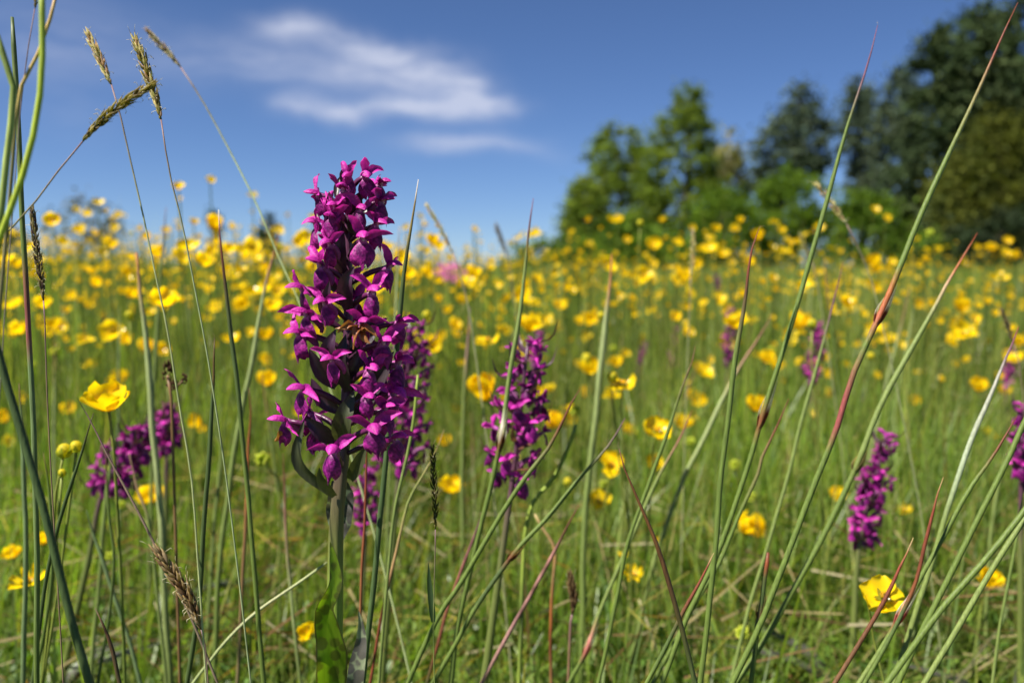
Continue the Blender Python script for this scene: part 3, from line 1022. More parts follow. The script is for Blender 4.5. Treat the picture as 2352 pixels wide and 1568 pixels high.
    leafp([(1331, 2152, 3), (1345, 2215, 34), (1356, 2290, 50), (1352, 2325, 54), (1335, 2360, 66), (1318, 2395, 92), (1322, 2450, 104), (1332, 2520, 122), (1338, 2580, 126), (1334, 2660, 116), (1330, 2731, 100), (1328, 2850, 90)],
          [4.6, 5.4, 6.5, 8, 9, 8.5, 7.5, 6.5, 6, 5.5, 5, 4.5], "leaf", M_OLEAF, (0.17, 0.26, 0.016), (0.15, 0.24, 0.015), label="yellow green leaf with dark spots clasping the stem")
    leafp([(1345, 1930, 60), (1345, 1985, 108), (1345, 2040, 110), (1345, 2100, 92), (1345, 2180, 30), (1345, 2240, 8)], [-5, -6, -7, -7, -6, -5], "leaf", M_OLEAF2, (0.16, 0.20, 0.12), (0.16, 0.2, 0.12), False, "mottled grey green leaf behind the stem")
    leafp([(1410, 2500, 4), (1418, 2570, 42), (1418, 2640, 66), (1405, 2731, 74), (1380, 2900, 60)], [-14, -14, -13, -11, -8], "leaf", M_OLEAF2, (0.24, 0.27, 0.17), (0.22, 0.26, 0.15), False, "pale leaf with purple spots low beside the stem")


build_main_orchid()

# prototypes of a simpler flower for the orchids further back
PROTO = []
for k in range(5):
    rs = random.Random(100 + k)
    lip, hood, sep, spur, colm = floret_parts(Vector((0, 0, 0)), Vector((0, -1, -0.1)), Vector((0, 0, 1)), 1.0, rs, 7, 0.62 + 0.3 * (k % 3), (60 - 15 * k, 20 + 8 * k), 0.5 + 0.12 * k)
    mb = MB()
    for m in (lip, hood, sep[0], sep[1], spur, ovary(Vector((0, 0.007, -0.004)), Vector((0, 0, 0)), 1.0, Vector((0, -1, 0)))):
        o = len(mb.v)
        mb.v += m.v
        mb.c += m.c
        mb.f += [tuple(i + o for i in f) for f in m.f]
    PROTO.append(mb.mesh("floret", M_PURPLE))


def small_orchid(label, pts, d, wpx, nfl, seed, fade=0, leaf=True, sc=1.0, tilt=0.0):
    """pts: top, bottom of the spike (photo units) and a point further down the stem"""
    rs = random.Random(seed)
    top, bot = W(*pts[0], d), W(*pts[1], d)
    low = W(*pts[2], d) if len(pts) > 2 else bot + (bot - top)
    dirv = (low - bot).normalized()
    g = gz(low.x, low.y)
    k = max((low.z - g), 0.0) / max(-dirv.z, 0.2)
    base = low + dirv * k
    base.z = g - 0.003
    root = empty("marsh_orchid", base)
    tag(root, label, "orchid", "purple orchids in the meadow")
    R = wpx * KX * d * 0.5
    sp = spline([top, bot, low, base], 24)
    mb = MB()
    mb.tube(sp, [MM * sc * lerp1([(0, .8), (.5, 2.2), (1, 3)], i / 23) for i in range(24)],
            [ramp([(0, (0.07, 0.02, 0.05)), (.25, (0.08, 0.03, 0.05)), (.4, (0.10, 0.12, 0.03)), (1, (0.12, 0.16, 0.03))], i / 23) for i in range(24)], 10)
    mb.obj("stem", M_OSTEM, root, base)
    ax = bot - top
    Ln = ax.length
    for i in range(nfl):
        t = (i + 0.5) / nfl
        a = i * 2.39996 + rs.uniform(-.25, .25)
        rr = max(R - 0.0075 * sc, 0.002) * lerp1([(0, .45), (.2, .8), (.6, 1), (.9, 1), (1, .8)], t)
        nv = Vector((math.sin(a), -math.cos(a), 0))
        P = top.lerp(bot, t) + nv * rr
        f = link_obj("floret", PROTO[rs.randrange(5)], root)
        P = P + Vector((rs.uniform(-1, 1), rs.uniform(-1, 1), rs.uniform(-1.5, 1.5))) * (0.0028 * sc)
        s = sc * rs.uniform(0.65, 1.15) * lerp1([(0, .7), (.3, 1), (1, 1)], t)
        f.matrix_local = Matrix.Translation(P - base) @ Matrix.Rotation(a, 4, 'Z') @ Matrix.Rotation(rs.uniform(-.3, .2), 4, 'X') @ Matrix.Rotation(rs.uniform(-.25, .25), 4, 'Y') @ Matrix.Scale(s, 4)
    nb = max(6, nfl // 2)
    for i in range(nb):
        t = (i + 0.3) / nb
        a = i * 2.39996 + 1.0
        nv = Vector((math.sin(a), -math.cos(a), 0))
        P = top.lerp(bot, t * 1.08)
        p = spline([P, P + nv * (R * 0.75) + Vector((0, 0, 0.004 * sc)), P + nv * (R * 0.95) + Vector((0, 0, 0.015 * sc))], 7)
        mb = MB()
        brown = (0.16, 0.07, 0.04) if i >= nb - fade else (0.06, 0.025, 0.04)
        mb.leaf(p, [0.0022 * sc * q for q in (.6, 1, 1, .8, .6, .3, .05)], Vector((math.cos(a), math.sin(a), 0)), [brown] * 7, 0.4, 4)
        mb.obj("bract", M_BRACT, root, base)
    if leaf:
        for k in range(2):
            a = rs.uniform(0, 6.28)
            dv = Vector((math.cos(a), math.sin(a) * 0.6 + 0.1, 0))
            p = spline([base + Vector((0, 0, 0.02)), base + dv * 0.03 + Vector((0, 0, 0.06)), base + dv * 0.09 + Vector((0, 0, 0.075))], 12)
            mb = MB()
            mb.leaf(p, [0.008 * sc * q for q in (.5, .8, 1, 1, 1, .95, .9, .8, .65, .45, .25, .05)], Vector((-dv.y, dv.x, 0)), [(0.10, 0.15, 0.04)] * 12, 0.3, 6)
            mb.obj("leaf", M_OLEAF2, root, base)
    return root, base


small_orchid("dark purple orchid partly hidden right behind the largest spike", [(946, 750), (918, 1065), (890, 1400)], 0.60, 150, 46, 21)
small_orchid("shorter faded orchid low between stems just behind the largest spike", [(850, 1070), (838, 1215), (832, 1400)], 0.66, 100, 14, 22, leaf=False)
small_orchid("bright purple orchid with withered brown base next to two yellow buttercups", [(1213, 785), (1178, 1095), (1135, 1400)], 0.50, 170, 30, 23, fade=8)
small_orchid("purple orchid leaning left below the bright yellow cup", [(345, 970), (240, 1125), (200, 1300)], 0.66, 130, 34, 24, sc=1.1)
small_orchid("blurred purple orchid behind the dark brown sedge heads", [(390, 930), (383, 1035), (380, 1200)], 0.82, 90, 18, 25, sc=1.15)
r_, b_ = small_orchid("purple orchid standing alone among grass on the right", [(2035, 1005), (1975, 1245), (1960, 1450)], 0.66, 95, 34, 26)
small_orchid("purple orchid cut off by the right edge of the meadow view", [(2352, 930), (2345, 1100), (2345, 1400)], 0.62, 75, 18, 27)
small_orchid("distant purple orchid behind a yellow flower and a thick rush", [(1682, 705), (1672, 830), (1670, 900)], 1.25, 48, 18, 28, leaf=False)
small_orchid("distant purple orchid below a round yellow bud", [(1880, 735), (1862, 880), (1858, 940)], 1.15, 52, 22, 29, leaf=False)
small_orchid("small dark blurred orchid left of the rush with the curled tip", [(1552, 755), (1543, 845), (1540, 900)], 1.7, 30, 12, 30, leaf=False)
small_orchid("small pale pink blurred orchid among the middle buttercups", [(1487, 785), (1468, 830), (1466, 890)], 1.7, 34, 9, 31, leaf=False)
small_orchid("small blurred orchid behind the far right dark grass head", [(2325, 805), (2312, 880), (2310, 960)], 1.3, 42, 14, 32, leaf=False)
small_orchid("small blurred purple orchid just behind the bright purple one", [(1238, 765), (1228, 830), (1220, 960)], 1.1, 40, 12, 33, leaf=False)
small_orchid("pink blurred orchid in the band of yellow flowers on the right", [(1648, 628), (1646, 668), (1645, 760)], 2.6, 26, 10, 34, leaf=False, sc=1.0)


def ragged_robin(label, x, y, d, seed, n=7, sc=1.0):
    rs = random.Random(seed)
    top = W(x, y, d)
    base = Vector((top.x + 0.02, top.y + 0.02, gz(top.x, top.y)))
    root = empty("pink_wildflower", base)
    tag(root, label, "flower", "pale pink flowers near the skyline")
    mb = MB()
    sp = spline([top, top.lerp(base, .5) + Vector((0.01, 0, 0)), base], 8)
    mb.tube(sp, [0.0011] * 8, [(0.09, 0.08, 0.03)] * 8, 6)
    mb.obj("stem", M_RUSH, root, base)
    for i in range(n):
        c = top + Vector((rs.uniform(-.022, .022), rs.uniform(-.02, .02), rs.uniform(-.02, .02))) * sc
        m = MB()
        ax = Vector((rs.uniform(-.5, .5), rs.uniform(-1, 0), rs.uniform(.2, 1))).normalized()
        a0 = ax.orthogonal().normalized()
        b0 = ax.cross(a0)
        for k in range(5):
            th = k * 1.2566
            d0 = a0 * math.cos(th) + b0 * math.sin(th)
            m.leaf(spline([c, c + d0 * 0.006 + ax * .001, c + d0 * 0.013 * sc - ax * .002], 5), [0.001, .0028, .0034, .0026, .0006], ax.cross(d0), [(0.50, 0.14, 0.28)] * 5, 0.2, 3)
        m.obj("blossom", M_PURPLE, root, base)


ragged_robin("pale pink flower cluster on the skyline right of the big orchid", 1030, 622, 1.9, 41, 10)
ragged_robin("second pink flower cluster just right of the pale pink one", 1060, 640, 2.1, 42, 6)

# ------------------------------------------------------------------ rushes and other single stems
G = (0.095, 0.135, 0.027)      # rush green
GL = (0.14, 0.18, 0.048)       # paler green
GP = (0.25, 0.29, 0.12)       # pale
GD = (0.05, 0.075, 0.022)     # dark green
GB = (0.12, 0.17, 0.07)       # bluish green
Rr = (0.17, 0.038, 0.02)     # red
Rb = (0.12, 0.035, 0.016)     # red brown
Pu = (0.13, 0.05, 0.085)      # purplish
St = (0.40, 0.30, 0.13)       # straw
Br = (0.06, 0.03, 0.014)      # dark brown
Or = (0.30, 0.095, 0.028)       # orange
YG = (0.20, 0.26, 0.04)       # yellow green
Wh = (0.60, 0.55, 0.48)


def rush(label, pts, d, wpx, stops, name="rush_stem", cat="rush", group="tall rush stems", taper=0.28, tipw=0.12, d2=None, nodes=(), hook=None, sides=8):
    d2 = d if d2 is None else d2
    n0 = len(pts)
    P = [W(x, y, d + (d2 - d) * i / (n0 - 1)) for i, (x, y) in enumerate(pts)]
    dirv = (P[-1] - P[-2]).normalized()
    if dirv.z > -0.35:
        dirv = (dirv + Vector((0, 0, -0.6))).normalized()
    # run on down to the ground, bending upright a little
    e = P[-1].copy()
    vis = len(P)
    for _ in range(60):
        g = gz(e.x, e.y)
        if e.z <= g:
            break
        dirv = (dirv + Vector((0, 0, -0.06))).normalized()
        e = e + dirv * 0.02
        if _ % 3 == 0:
            P.append(e.copy())
    e.z = min(e.z, gz(e.x, e.y) - 0.004)
    P.append(e.copy())
    lv = sum((P[i + 1] - P[i]).length for i in range(vis - 1))
    lt = sum((P[i + 1] - P[i]).length for i in range(len(P) - 1))
    n = 44
    sp = spline(P, n)
    r0 = wpx * KX * d * 0.5
    rw = random.Random(sum(map(ord, label)) + int(pts[0][0]))
    o1, o2 = rw.uniform(0, 6), rw.uniform(0, 6)
    for i in range(2, n):
        sp[i] = sp[i] + Vector((math.sin(i * 0.55 + o1) + 0.5 * math.sin(i * 1.3 + o2), math.sin(i * 0.4 + o2), 0)) * (r0 * 0.16)
    rad, cols = [], []
    for i in range(n):
        t = (i / (n - 1)) * lt / lv
        rad.append(r0 * (tipw + (1 - tipw) * min(1, t / taper) ** 0.8 if taper > 0 else 1.0) * (1 + 0.10 * max(0, min(1, t - 0.3))))
        cols.append(ramp(stops, t))
    base = sp[-1].copy()
    mb = MB()
    mb.tube(sp, rad, cols, sides)
    if nodes or hook:
        root = empty(name, base)
        mb.obj("stem", M_RUSH, root, base)
    else:
        root = mb.obj(name, M_RUSH, None, base)
    tag(root, label, cat, group)
    rs = random.Random(hash(label) & 0xffff if False else sum(map(ord, label)))
    for (t, c1, c2, ln) in nodes:
        i = min(range(n), key=lambda k: abs((k / (n - 1)) * lt / lv - t))
        c = sp[i]
        up = (sp[max(i - 2, 0)] - sp[i]).normalized()
        for q in range(3):
            sgn = (-1, 1, 0.3)[q]
            sd = Vector((sgn, -0.5 if q == 2 else 0.2, 0)).normalized()
            pts2 = spline([c - up * (ln * 0.25), c + up * (ln * 0.3) + sd * (rad[i] * 1.25), c + up * (ln * (0.8 + 0.25 * q)) + sd * (rad[i] * (0.9 + q * 0.4))], 7)
            m = MB()
            m.leaf(pts2, [rad[i] * k for k in (.7, .85, .85, .7, .5, .3, .06)], sd.cross(up), [c1] * 3 + [c2] * 4, 0.9, 4)
            m.obj("sheath", M_HEAD, root, base)
    if hook:
        a = sp[0]
        hp = spline([sp[1], a] + [W(x, y, d) for (x, y) in hook], 10)
        m = MB()
        m.tube(hp, [rad[0] * 1.0 * (1 - 0.8 * i / 9) for i in range(10)], [mixc3(stops[0][1], St, i / 9) for i in range(10)], 6)
        m.obj("dry_tip", M_RUSH, root, base)
    return root


rush("tall green rush with purple tip reaching up against the sky between pines", [(2016, 58), (1998, 130), (1945, 300), (1880, 530), (1800, 800), (1749, 963), (1712, 1091), (1646, 1274), (1577, 1420), (1522, 1566)], 0.40, 11.5,
     [(0, Pu), (0.08, Pu), (0.15, G), (0.58, G), (0.60, Rr), (0.62, G), (1, G)], nodes=[(0.592, Rr, Wh, 0.016)], hook=[(2014, 50)])
rush("tallest rush with orange red bands leaning right before the dark trees", [(2338, 6), (2290, 110), (2230, 250), (2130, 460), (2055, 640), (2010, 745), (1960, 860), (1920, 990), (1880, 1091), (1811, 1266), (1771, 1369), (1745, 1438), (1683, 1566)], 0.38, 13.5,
     [(0, Rb), (0.09, Rr), (0.12, (0.17, 0.14, 0.05)), (0.22, G), (0.40, G), (0.415, Or), (0.45, Or), (0.475, (0.26, 0.06, 0.06)), (0.482, G), (0.525, G), (0.545, (0.20, 0.05, 0.045)), (0.62, (0.20, 0.05, 0.045)), (0.635, G), (1, G)], nodes=[(0.468, Rr, Wh, 0.012)])
rush("pale rush with curved orange tip below the olive tree", [(2245, 535), (2215, 585), (2180, 640), (2140, 720), (2050, 880), (2010, 960), (1957, 1091), (1895, 1222), (1840, 1325), (1734, 1504), (1690, 1568)], 0.45, 13,
     [(0, Rr), (0.08, Or), (0.13, (0.38, 0.28, 0.16)), (0.18, GL), (0.48, GL), (0.5, (0.16, 0.08, 0.04)), (0.52, G), (1, G)], nodes=[(0.5, (0.2, 0.15, 0.06), St, 0.008)])
rush("thick rush with brown tip hooked to the right", [(1743, 525), (1733, 548), (1722, 600), (1712, 689), (1690, 820), (1672, 960), (1654, 1109), (1641, 1295), (1608, 1566)], 0.385, 12.5,
     [(0, Rb), (0.08, Rr), (0.13, Br), (0.20, (0.12, 0.10, 0.035)), (0.27, G), (1, G)], hook=[(1752, 519), (1762, 521)])
rush("short broken rush with frayed orange end", [(1764, 1268), (1762, 1290), (1755, 1340), (1747, 1400), (1738, 1440), (1735, 1480), (1725, 1568)], 0.40, 11,
     [(0, Rb), (0.05, Or), (0.12, Rr), (0.2, GD), (0.42, GD), (0.45, (0.2, 0.1, 0.05)), (0.5, GD), (1, G)], taper=0.01, tipw=0.7, nodes=[(0.45, Rb, St, 0.008), (0.02, Br, Rb, 0.005)])
rush("dark brown curved stem with a fine white tip crossing in front", [(1422, 1030), (1430, 1065), (1450, 1110), (1500, 1230), (1535, 1335), (1565, 1440), (1598, 1568)], 0.325, 11,
     [(0, Rb), (0.1, (0.13, 0.055, 0.02)), (0.35, (0.10, 0.045, 0.015)), (0.6, Br), (0.75, (0.05, 0.045, 0.015)), (1, GD)], name="dry_stem", cat="stem", group="dry stems", taper=0.5, hook=[(1419, 1022), (1421, 1014)])
rush("straight green rush crossing the left side of the bright purple orchid", [(1225, 455), (1213, 540), (1205, 620), (1190, 750), (1170, 870), (1152, 1000), (1130, 1100), (1090, 1270), (1050, 1450), (1035, 1568)], 0.44, 11,
     [(0, Pu), (0.07, Rb), (0.13, GL), (0.44, GL), (0.475, Wh), (0.5, Rb), (0.52, G), (1, G)], nodes=[(0.50, Rb, Wh, 0.014)])
rush("broad blurred pale rush with orange tip right of centre", [(1405, 582), (1402, 640), (1390, 740), (1370, 950), (1350, 1100), (1340, 1300), (1335, 1568)], 0.62, 14,
     [(0, Or), (0.08, (0.3, 0.14, 0.06)), (0.14, GP), (0.5, GL), (1, G)], taper=0.2)
rush("brown tipped rush slanting down to the left across the bright purple orchid", [(1332, 893), (1310, 930), (1262, 1025), (1211, 1091), (1136, 1206), (1060, 1335), (1010, 1410), (937, 1568)], 0.42, 11,
     [(0, Rb), (0.12, Rb), (0.2, (0.11, 0.10, 0.035)), (0.3, G), (1, G)])
rush("long rush slanting to the left below the bright purple orchid", [(1436, 959), (1400, 1020), (1338, 1091), (1260, 1185), (1183, 1267), (1101, 1383), (1040, 1490), (994, 1568)], 0.43, 10.5,
     [(0, Pu), (0.12, (0.12, 0.11, 0.06)), (0.22, G), (0.52, G), (0.55, Rb), (0.57, GD), (0.7, GD), (0.75, G), (1, G)], nodes=[(0.545, Rb, (0.3, 0.2, 0.1), 0.008)])
rush("dark green rush rising close behind the right of the big orchid", [(961, 412), (957, 440), (945, 520), (932, 600), (918, 720), (905, 850), (890, 1020), (877, 1160), (858, 1340), (832, 1568)], 0.365, 12.5,
     [(0, Wh), (0.02, (0.2, 0.13, 0.05)), (0.10, (0.17, 0.13, 0.035)), (0.14, (0.055, 0.06, 0.018)), (0.2, GD), (0.45, (0.045, 0.075, 0.025)), (1, (0.055, 0.09, 0.03))])
rush("rush with long dark red tip left of the big orchid", [(502, 482), (505, 540), (510, 590), (522, 690), (536, 800), (545, 880), (560, 1050), (580, 1250), (605, 1568)], 0.40, 11,
     [(0, Wh), (0.015, Pu), (0.07, Rr), (0.14, Br), (0.2, (0.05, 0.06, 0.02)), (0.3, GD), (0.6, G), (1, G)])
rush("dark rush with hooked blackish tip in the left field", [(493, 775), (492, 800), (489, 880), (480, 1060), (465, 1250), (455, 1400), (430, 1568)], 0.37, 11,
     [(0, Br), (0.1, (0.10, 0.05, 0.015)), (0.16, GD), (1, GD)], hook=[(492, 769), (489, 766)])
rush("pale blurred straw topped rush left of the dark brown sedge heads", [(313, 580), (320, 640), (328, 720), (340, 830), (350, 960), (362, 1100), (375, 1300), (390, 1568)], 0.56, 15,
     [(0, Or), (0.06, (0.36, 0.20, 0.10)), (0.16, GP), (0.6, GP), (1, GL)], taper=0.3, tipw=0.3)
rush("pale green rush with pink tip leaning right beside the big orchid", [(640, 535), (628, 590), (605, 680), (575, 850), (545, 1000), (522, 1150), (505, 1300), (490, 1568)], 0.60, 12,
     [(0, Rr), (0.08, (0.3, 0.13, 0.09)), (0.15, GP), (0.5, GL), (1, G)])
rush("thin orange brown stem between two green rushes left of the orchid", [(572, 890), (576, 950), (572, 1010), (566, 1150), (555, 1380), (545, 1568)], 0.52, 8,
     [(0, Rb), (0.3, Or), (0.5, (0.18, 0.09, 0.04)), (1, (0.16, 0.13, 0.06))], name="dry_stem", cat="stem", group="dry stems")
rush("tall stalk with a red lower section at the left edge", [(28, 40), (40, 260), (50, 450), (58, 600), (62, 690), (67, 790), (72, 900), (80, 1100), (86, 1300), (84, 1568)], 0.34, 12,
     [(0, GD), (0.1, GL), (0.38, G), (0.40, (0.2, 0.06, 0.05)), (0.5, (0.2, 0.07, 0.06)), (0.52, GB), (1, G)], taper=0.05, tipw=0.6)
rush("broad dark green stem curving from the left edge to the bottom", [(-60, 650), (-20, 760), (15, 880), (52, 1000), (95, 1140), (130, 1290), (165, 1430), (205, 1568)], 0.27, 18,
     [(0, GD), (0.4, (0.05, 0.08, 0.026)), (1, (0.05, 0.08, 0.025))], taper=0.1, tipw=0.5)
rush("blurred brown rush leaning left out of the left meadow", [(215, 948), (180, 1060), (133, 1209), (100, 1370), (75, 1568)], 0.36, 9, [(0, Br), (0.15, GD), (1, GD)])
rush("upright bluish rush close to the red sectioned stalk", [(44, 880), (50, 1000), (60, 1209), (56, 1400), (54, 1568)], 0.46, 11, [(0, Rb), (0.1, GB), (1, GB)])
rush("slim green rush leaning right under the bright yellow cup", [(271, 960), (262, 1020), (248, 1105), (232, 1290), (207, 1568)], 0.62, 10, [(0, GL), (1, GL)])
rush("slim upright rush below the yellow buds at the left", [(100, 1040), (115, 1150), (120, 1300), (105, 1430), (78, 1568)], 0.44, 8, [(0, Rb), (0.1, G), (1, G)])
rush("grey green rush meeting a dark one at an angle in the left meadow", [(198, 1170), (215, 1230), (240, 1300), (290, 1450), (322, 1568)], 0.52, 9, [(0, GD), (0.2, GB), (1, GB)])
rush("thin dry stalk slanting right into the nodding grass head", [(176, 912), (210, 970), (248, 1047), (310, 1160), (366, 1272), (430, 1400), (500, 1568)], 0.35, 5.5,
     [(0, Pu), (0.3, (0.20, 0.14, 0.10)), (1, (0.16, 0.12, 0.08))], name="dry_stem", cat="stem", group="dry stems", taper=0.3)
rush("brown double tipped stem in the lower right rushes", [(2167, 1095), (2160, 1115), (2150, 1146), (2136, 1205), (2122, 1260), (2110, 1315), (2090, 1372), (2040, 1470), (1985, 1568)], 0.37, 9,
     [(0, (0.3, 0.2, 0.08)), (0.12, Rr), (0.4, Rb), (0.55, (0.16, 0.05, 0.018)), (0.62, GD), (1, G)], name="dry_stem", cat="stem", group="dry stems", hook=[(2163, 1092), (2161, 1090)])
rush("rush with white and red bud scar leaning right in the lower right", [(2336, 955), (2300, 1015), (2253, 1085), (2224, 1127), (2165, 1237), (2096, 1361), (2074, 1400), (2054, 1436), (2010, 1510), (1972, 1568)], 0.375, 11,
     [(0, Rb), (0.12, Rb), (0.22, G), (0.66, G), (0.67, (0.4, 0.2, 0.16)), (0.74, (0.45, 0.25, 0.22)), (0.76, Rr), (0.775, G), (1, GL)], nodes=[(0.735, (0.35, 0.08, 0.07), Wh, 0.013)])
rush("reddish brown stem with pale fine tip before the wide open buttercup", [(2098, 1234), (2088, 1260), (2074, 1288), (2041, 1361), (1986, 1456), (1917, 1566)], 0.36, 10.5,
     [(0, St), (0.08, (0.2, 0.1, 0.04)), (0.2, Rr), (0.4, Rb), (0.7, (0.10, 0.045, 0.02)), (1, (0.12, 0.06, 0.025))], name="dry_stem", cat="stem", group="dry stems", taper=0.4)
rush("pale grey green rush with purple tip near the right edge", [(2340, 750), (2325, 790), (2275, 908), (2224, 1025), (2183, 1149), (2136, 1310), (2092, 1438), (2052, 1566)], 0.43, 12,
     [(0, Rr), (0.06, Pu), (0.14, (0.28, 0.27, 0.22)), (0.4, (0.27, 0.32, 0.20)), (0.55, GL), (1, GL)])
rush("blurred wide rush running up to the right frame edge", [(2400, 880), (2352, 970), (2297, 1091), (2187, 1310), (2114, 1456), (2063, 1566)], 0.30, 13, [(0, G), (1, G)], taper=0.1, tipw=0.7)
rush("blurred rush slanting strongly to the lower right corner", [(2440, 1060), (2352, 1174), (2253, 1296), (2150, 1412), (2040, 1566)], 0.29, 14, [(0, G), (1, G)], taper=0.1, tipw=0.7)
rush("pale rush with a brown joint in the lower right corner", [(2420, 1090), (2352, 1193), (2315, 1248), (2242, 1369), (2187, 1467), (2125, 1566)], 0.31, 13,
     [(0, GL), (0.33, GL), (0.345, Or), (0.36, GL), (1, GL)], taper=0.1, tipw=0.7)
rush("thin rush with violet tip between two taller rushes", [(1937, 600), (1928, 640), (1913, 700), (1880, 830), (1844, 952), (1811, 1091), (1763, 1255), (1718, 1400), (1680, 1568)], 0.50, 8.5,
     [(0, Rb), (0.1, Pu), (0.2, GL), (1, GL)])
rush("thin brown tipped rush beside the rush with purple tip", [(1812, 915), (1795, 955), (1749, 1054), (1741, 1091), (1698, 1182), (1654, 1288), (1600, 1380), (1500, 1568)], 0.43, 9,
     [(0, Rb), (0.1, Rb), (0.22, (0.13, 0.11, 0.04)), (0.4, G), (1, G)])
rush("green rush with brown tip right of the paired buttercups", [(1597, 795), (1590, 830), (1566, 894), (1530, 1000), (1497, 1091), (1442, 1249), (1418, 1365), (1375, 1568)], 0.44, 9,
     [(0, Rb), (0.08, (0.13, 0.09, 0.04)), (0.2, G), (1, G)])
rush("short red brown rush leaning right in the middle foreground", [(1640, 1268), (1628, 1292), (1614, 1325), (1570, 1401), (1530, 1482), (1485, 1568)], 0.36, 9.5,
     [(0, St), (0.06, Rr), (0.4, Rb), (0.6, GD), (1, G)], taper=0.4)
rush("blurred rush with pinkish tip behind the thick hooked rush", [(1774, 722), (1740, 780), (1676, 883), (1606, 1029), (1566, 1109), (1500, 1300), (1440, 1568)], 0.66, 10,
     [(0, Rb), (0.12, (0.28, 0.15, 0.09)), (0.25, GP), (0.7, GL), (1, GL)])
rush("rush with pale pink bud scar low in the middle", [(1590, 940), (1560, 1010), (1515, 1091), (1450, 1235), (1387, 1383), (1345, 1496), (1305, 1568)], 0.50, 9,
     [(0, Rb), (0.1, (0.24, 0.1, 0.07)), (0.25, GL), (0.76, GL), (0.80, (0.5, 0.2, 0.17)), (0.88, Rb), (0.9, G), (1, G)], nodes=[(0.84, (0.4, 0.12, 0.1), Wh, 0.014)])
rush("brown and pink speckled stem slanting in the lower middle", [(1330, 1158), (1300, 1215), (1260, 1292), (1232, 1340), (1205, 1389), (1174, 1444), (1107, 1568)], 0.47, 9,
     [(0, Rb), (0.2, Br), (0.3, (0.3, 0.14, 0.12)), (0.34, Br), (0.42, (0.32, 0.16, 0.14)), (0.46, Br), (0.54, (0.32, 0.16, 0.14)), (0.58, (0.1, 0.05, 0.04)), (0.68, (0.25, 0.13, 0.12)), (1, (0.24, 0.14, 0.10))], name="dry_stem", cat="stem", group="dry stems", taper=0.3)
rush("bent orange brown stem in the lower middle", [(1228, 1180), (1245, 1210), (1275, 1262), (1270, 1330), (1266, 1395), (1265, 1480), (1266, 1568)], 0.55, 7,
     [(0, St), (0.25, (0.36, 0.2, 0.08)), (0.4, (0.2, 0.12, 0.05)), (0.6, Or), (0.8, Rb), (1, (0.2, 0.1, 0.04))], name="dry_stem", cat="stem", group="dry stems", taper=0.05, tipw=0.5)
rush("reddish stem crossing behind the straight green rush", [(1112, 1170), (1085, 1240), (1034, 1380), (1005, 1480), (980, 1568)], 0.50, 7, [(0, Pu), (0.4, (0.2, 0.07, 0.05)), (0.8, Rb), (1, GD)], name="dry_stem", cat="stem", group="dry stems")
rush("yellow green upright stem right of the bright purple orchid base", [(1322, 975), (1305, 1030), (1270, 1100), (1226, 1150), (1208, 1213), (1202, 1304), (1192, 1568)], 0.52, 9.5, [(0, YG), (0.6, YG), (0.75, GD), (1, YG)], name="flower_stalk", cat="stem", group="green flower stalks", taper=0.05, tipw=0.8)
rush("brown stem slanting to the right near the second orchid base", [(1020, 985), (1000, 1040), (960, 1110), (935, 1160), (905, 1290), (875, 1420), (850, 1568)], 0.44, 6.5, [(0, (0.3, 0.2, 0.08)), (0.3, GL), (0.5, (0.35, 0.22, 0.1)), (0.7, Rb), (1, Rr)], name="dry_stem", cat="stem", group="dry stems")
rush("straight orange brown stalk between the big orchid and the dark rush", [(841, 960), (841, 1080), (838, 1200), (830, 1330), (822, 1568)], 0.40, 6.5, [(0, Rb), (0.3, Rr), (0.7, (0.2, 0.08, 0.03)), (1, (0.2, 0.12, 0.05))], name="dry_stem", cat="stem", group="dry stems")
rush("pale straw blade slanting up to the left of the big orchid stem", [(752, 1290), (690, 1335), (590, 1404), (520, 1470), (480, 1520)], 0.42, 6.5, [(0, GP), (0.5, (0.36, 0.36, 0.2)), (1, GP)], name="dry_stem", cat="stem", group="dry stems", taper=0.1, tipw=0.5)
rush("thin stem with orange tip in the far right meadow", [(1080, 705), (1076, 760), (1070, 850), (1062, 1000), (1062, 1200)], 0.75, 8, [(0, Pu), (0.2, (0.25, 0.15, 0.12)), (0.35, GL), (1, GL)])
rush("rush with a thin pale tip standing right of the big orchid top", [(916, 520), (914, 600), (908, 760), (900, 950), (890, 1200)], 0.62, 6, [(0, (0.3, 0.18, 0.12)), (0.2, GP), (1, GL)])
rush("blurred rush with brown tip rising above the left flower band", [(382, 475), (378, 520), (370, 620), (358, 800), (350, 1000), (345, 1250)], 0.75, 8, [(0, Rb), (0.08, (0.2, 0.12, 0.07)), (0.16, GL), (1, GL)])
rush("small brown pointed stem left of the pale straw blade", [(218, 1395), (235, 1430), (258, 1490), (275, 1568)], 0.33, 9, [(0, (0.1, 0.06, 0.03)), (0.4, Br), (1, (0.06, 0.045, 0.02))], name="dry_stem", cat="stem", group="dry stems", taper=0.5)
rush("blurred grey stem crossing in front of the left purple orchid", [(296, 1040), (318, 1130), (340, 1190), (360, 1350), (382, 1568)], 0.55, 8, [(0, (0.32, 0.2, 0.12)), (0.2, (0.3, 0.2, 0.1)), (0.3, GL), (1, GL)])
rush("slender green rush with shadowed lower half left of the big orchid", [(480, 880), (500, 1000), (508, 1040), (490, 1240), (470, 1568)], 0.68, 9, [(0, GL), (1, GL)])
rush("dark rush standing close beside the orange brown stalk", [(960, 860), (945, 1000), (905, 1180), (890, 1330), (870, 1568)], 0.42, 7, [(0, YG), (0.3, GL), (1, GL)], name="flower_stalk", cat="stem", group="green flower stalks", taper=0.02, tipw=0.8)
rush("upright thin rush in the lower left near the bottom edge", [(242, 1040), (250, 1180), (262, 1270), (252, 1400), (225, 1568)], 0.48, 7, [(0, Rb), (0.15, G), (1, GD)])
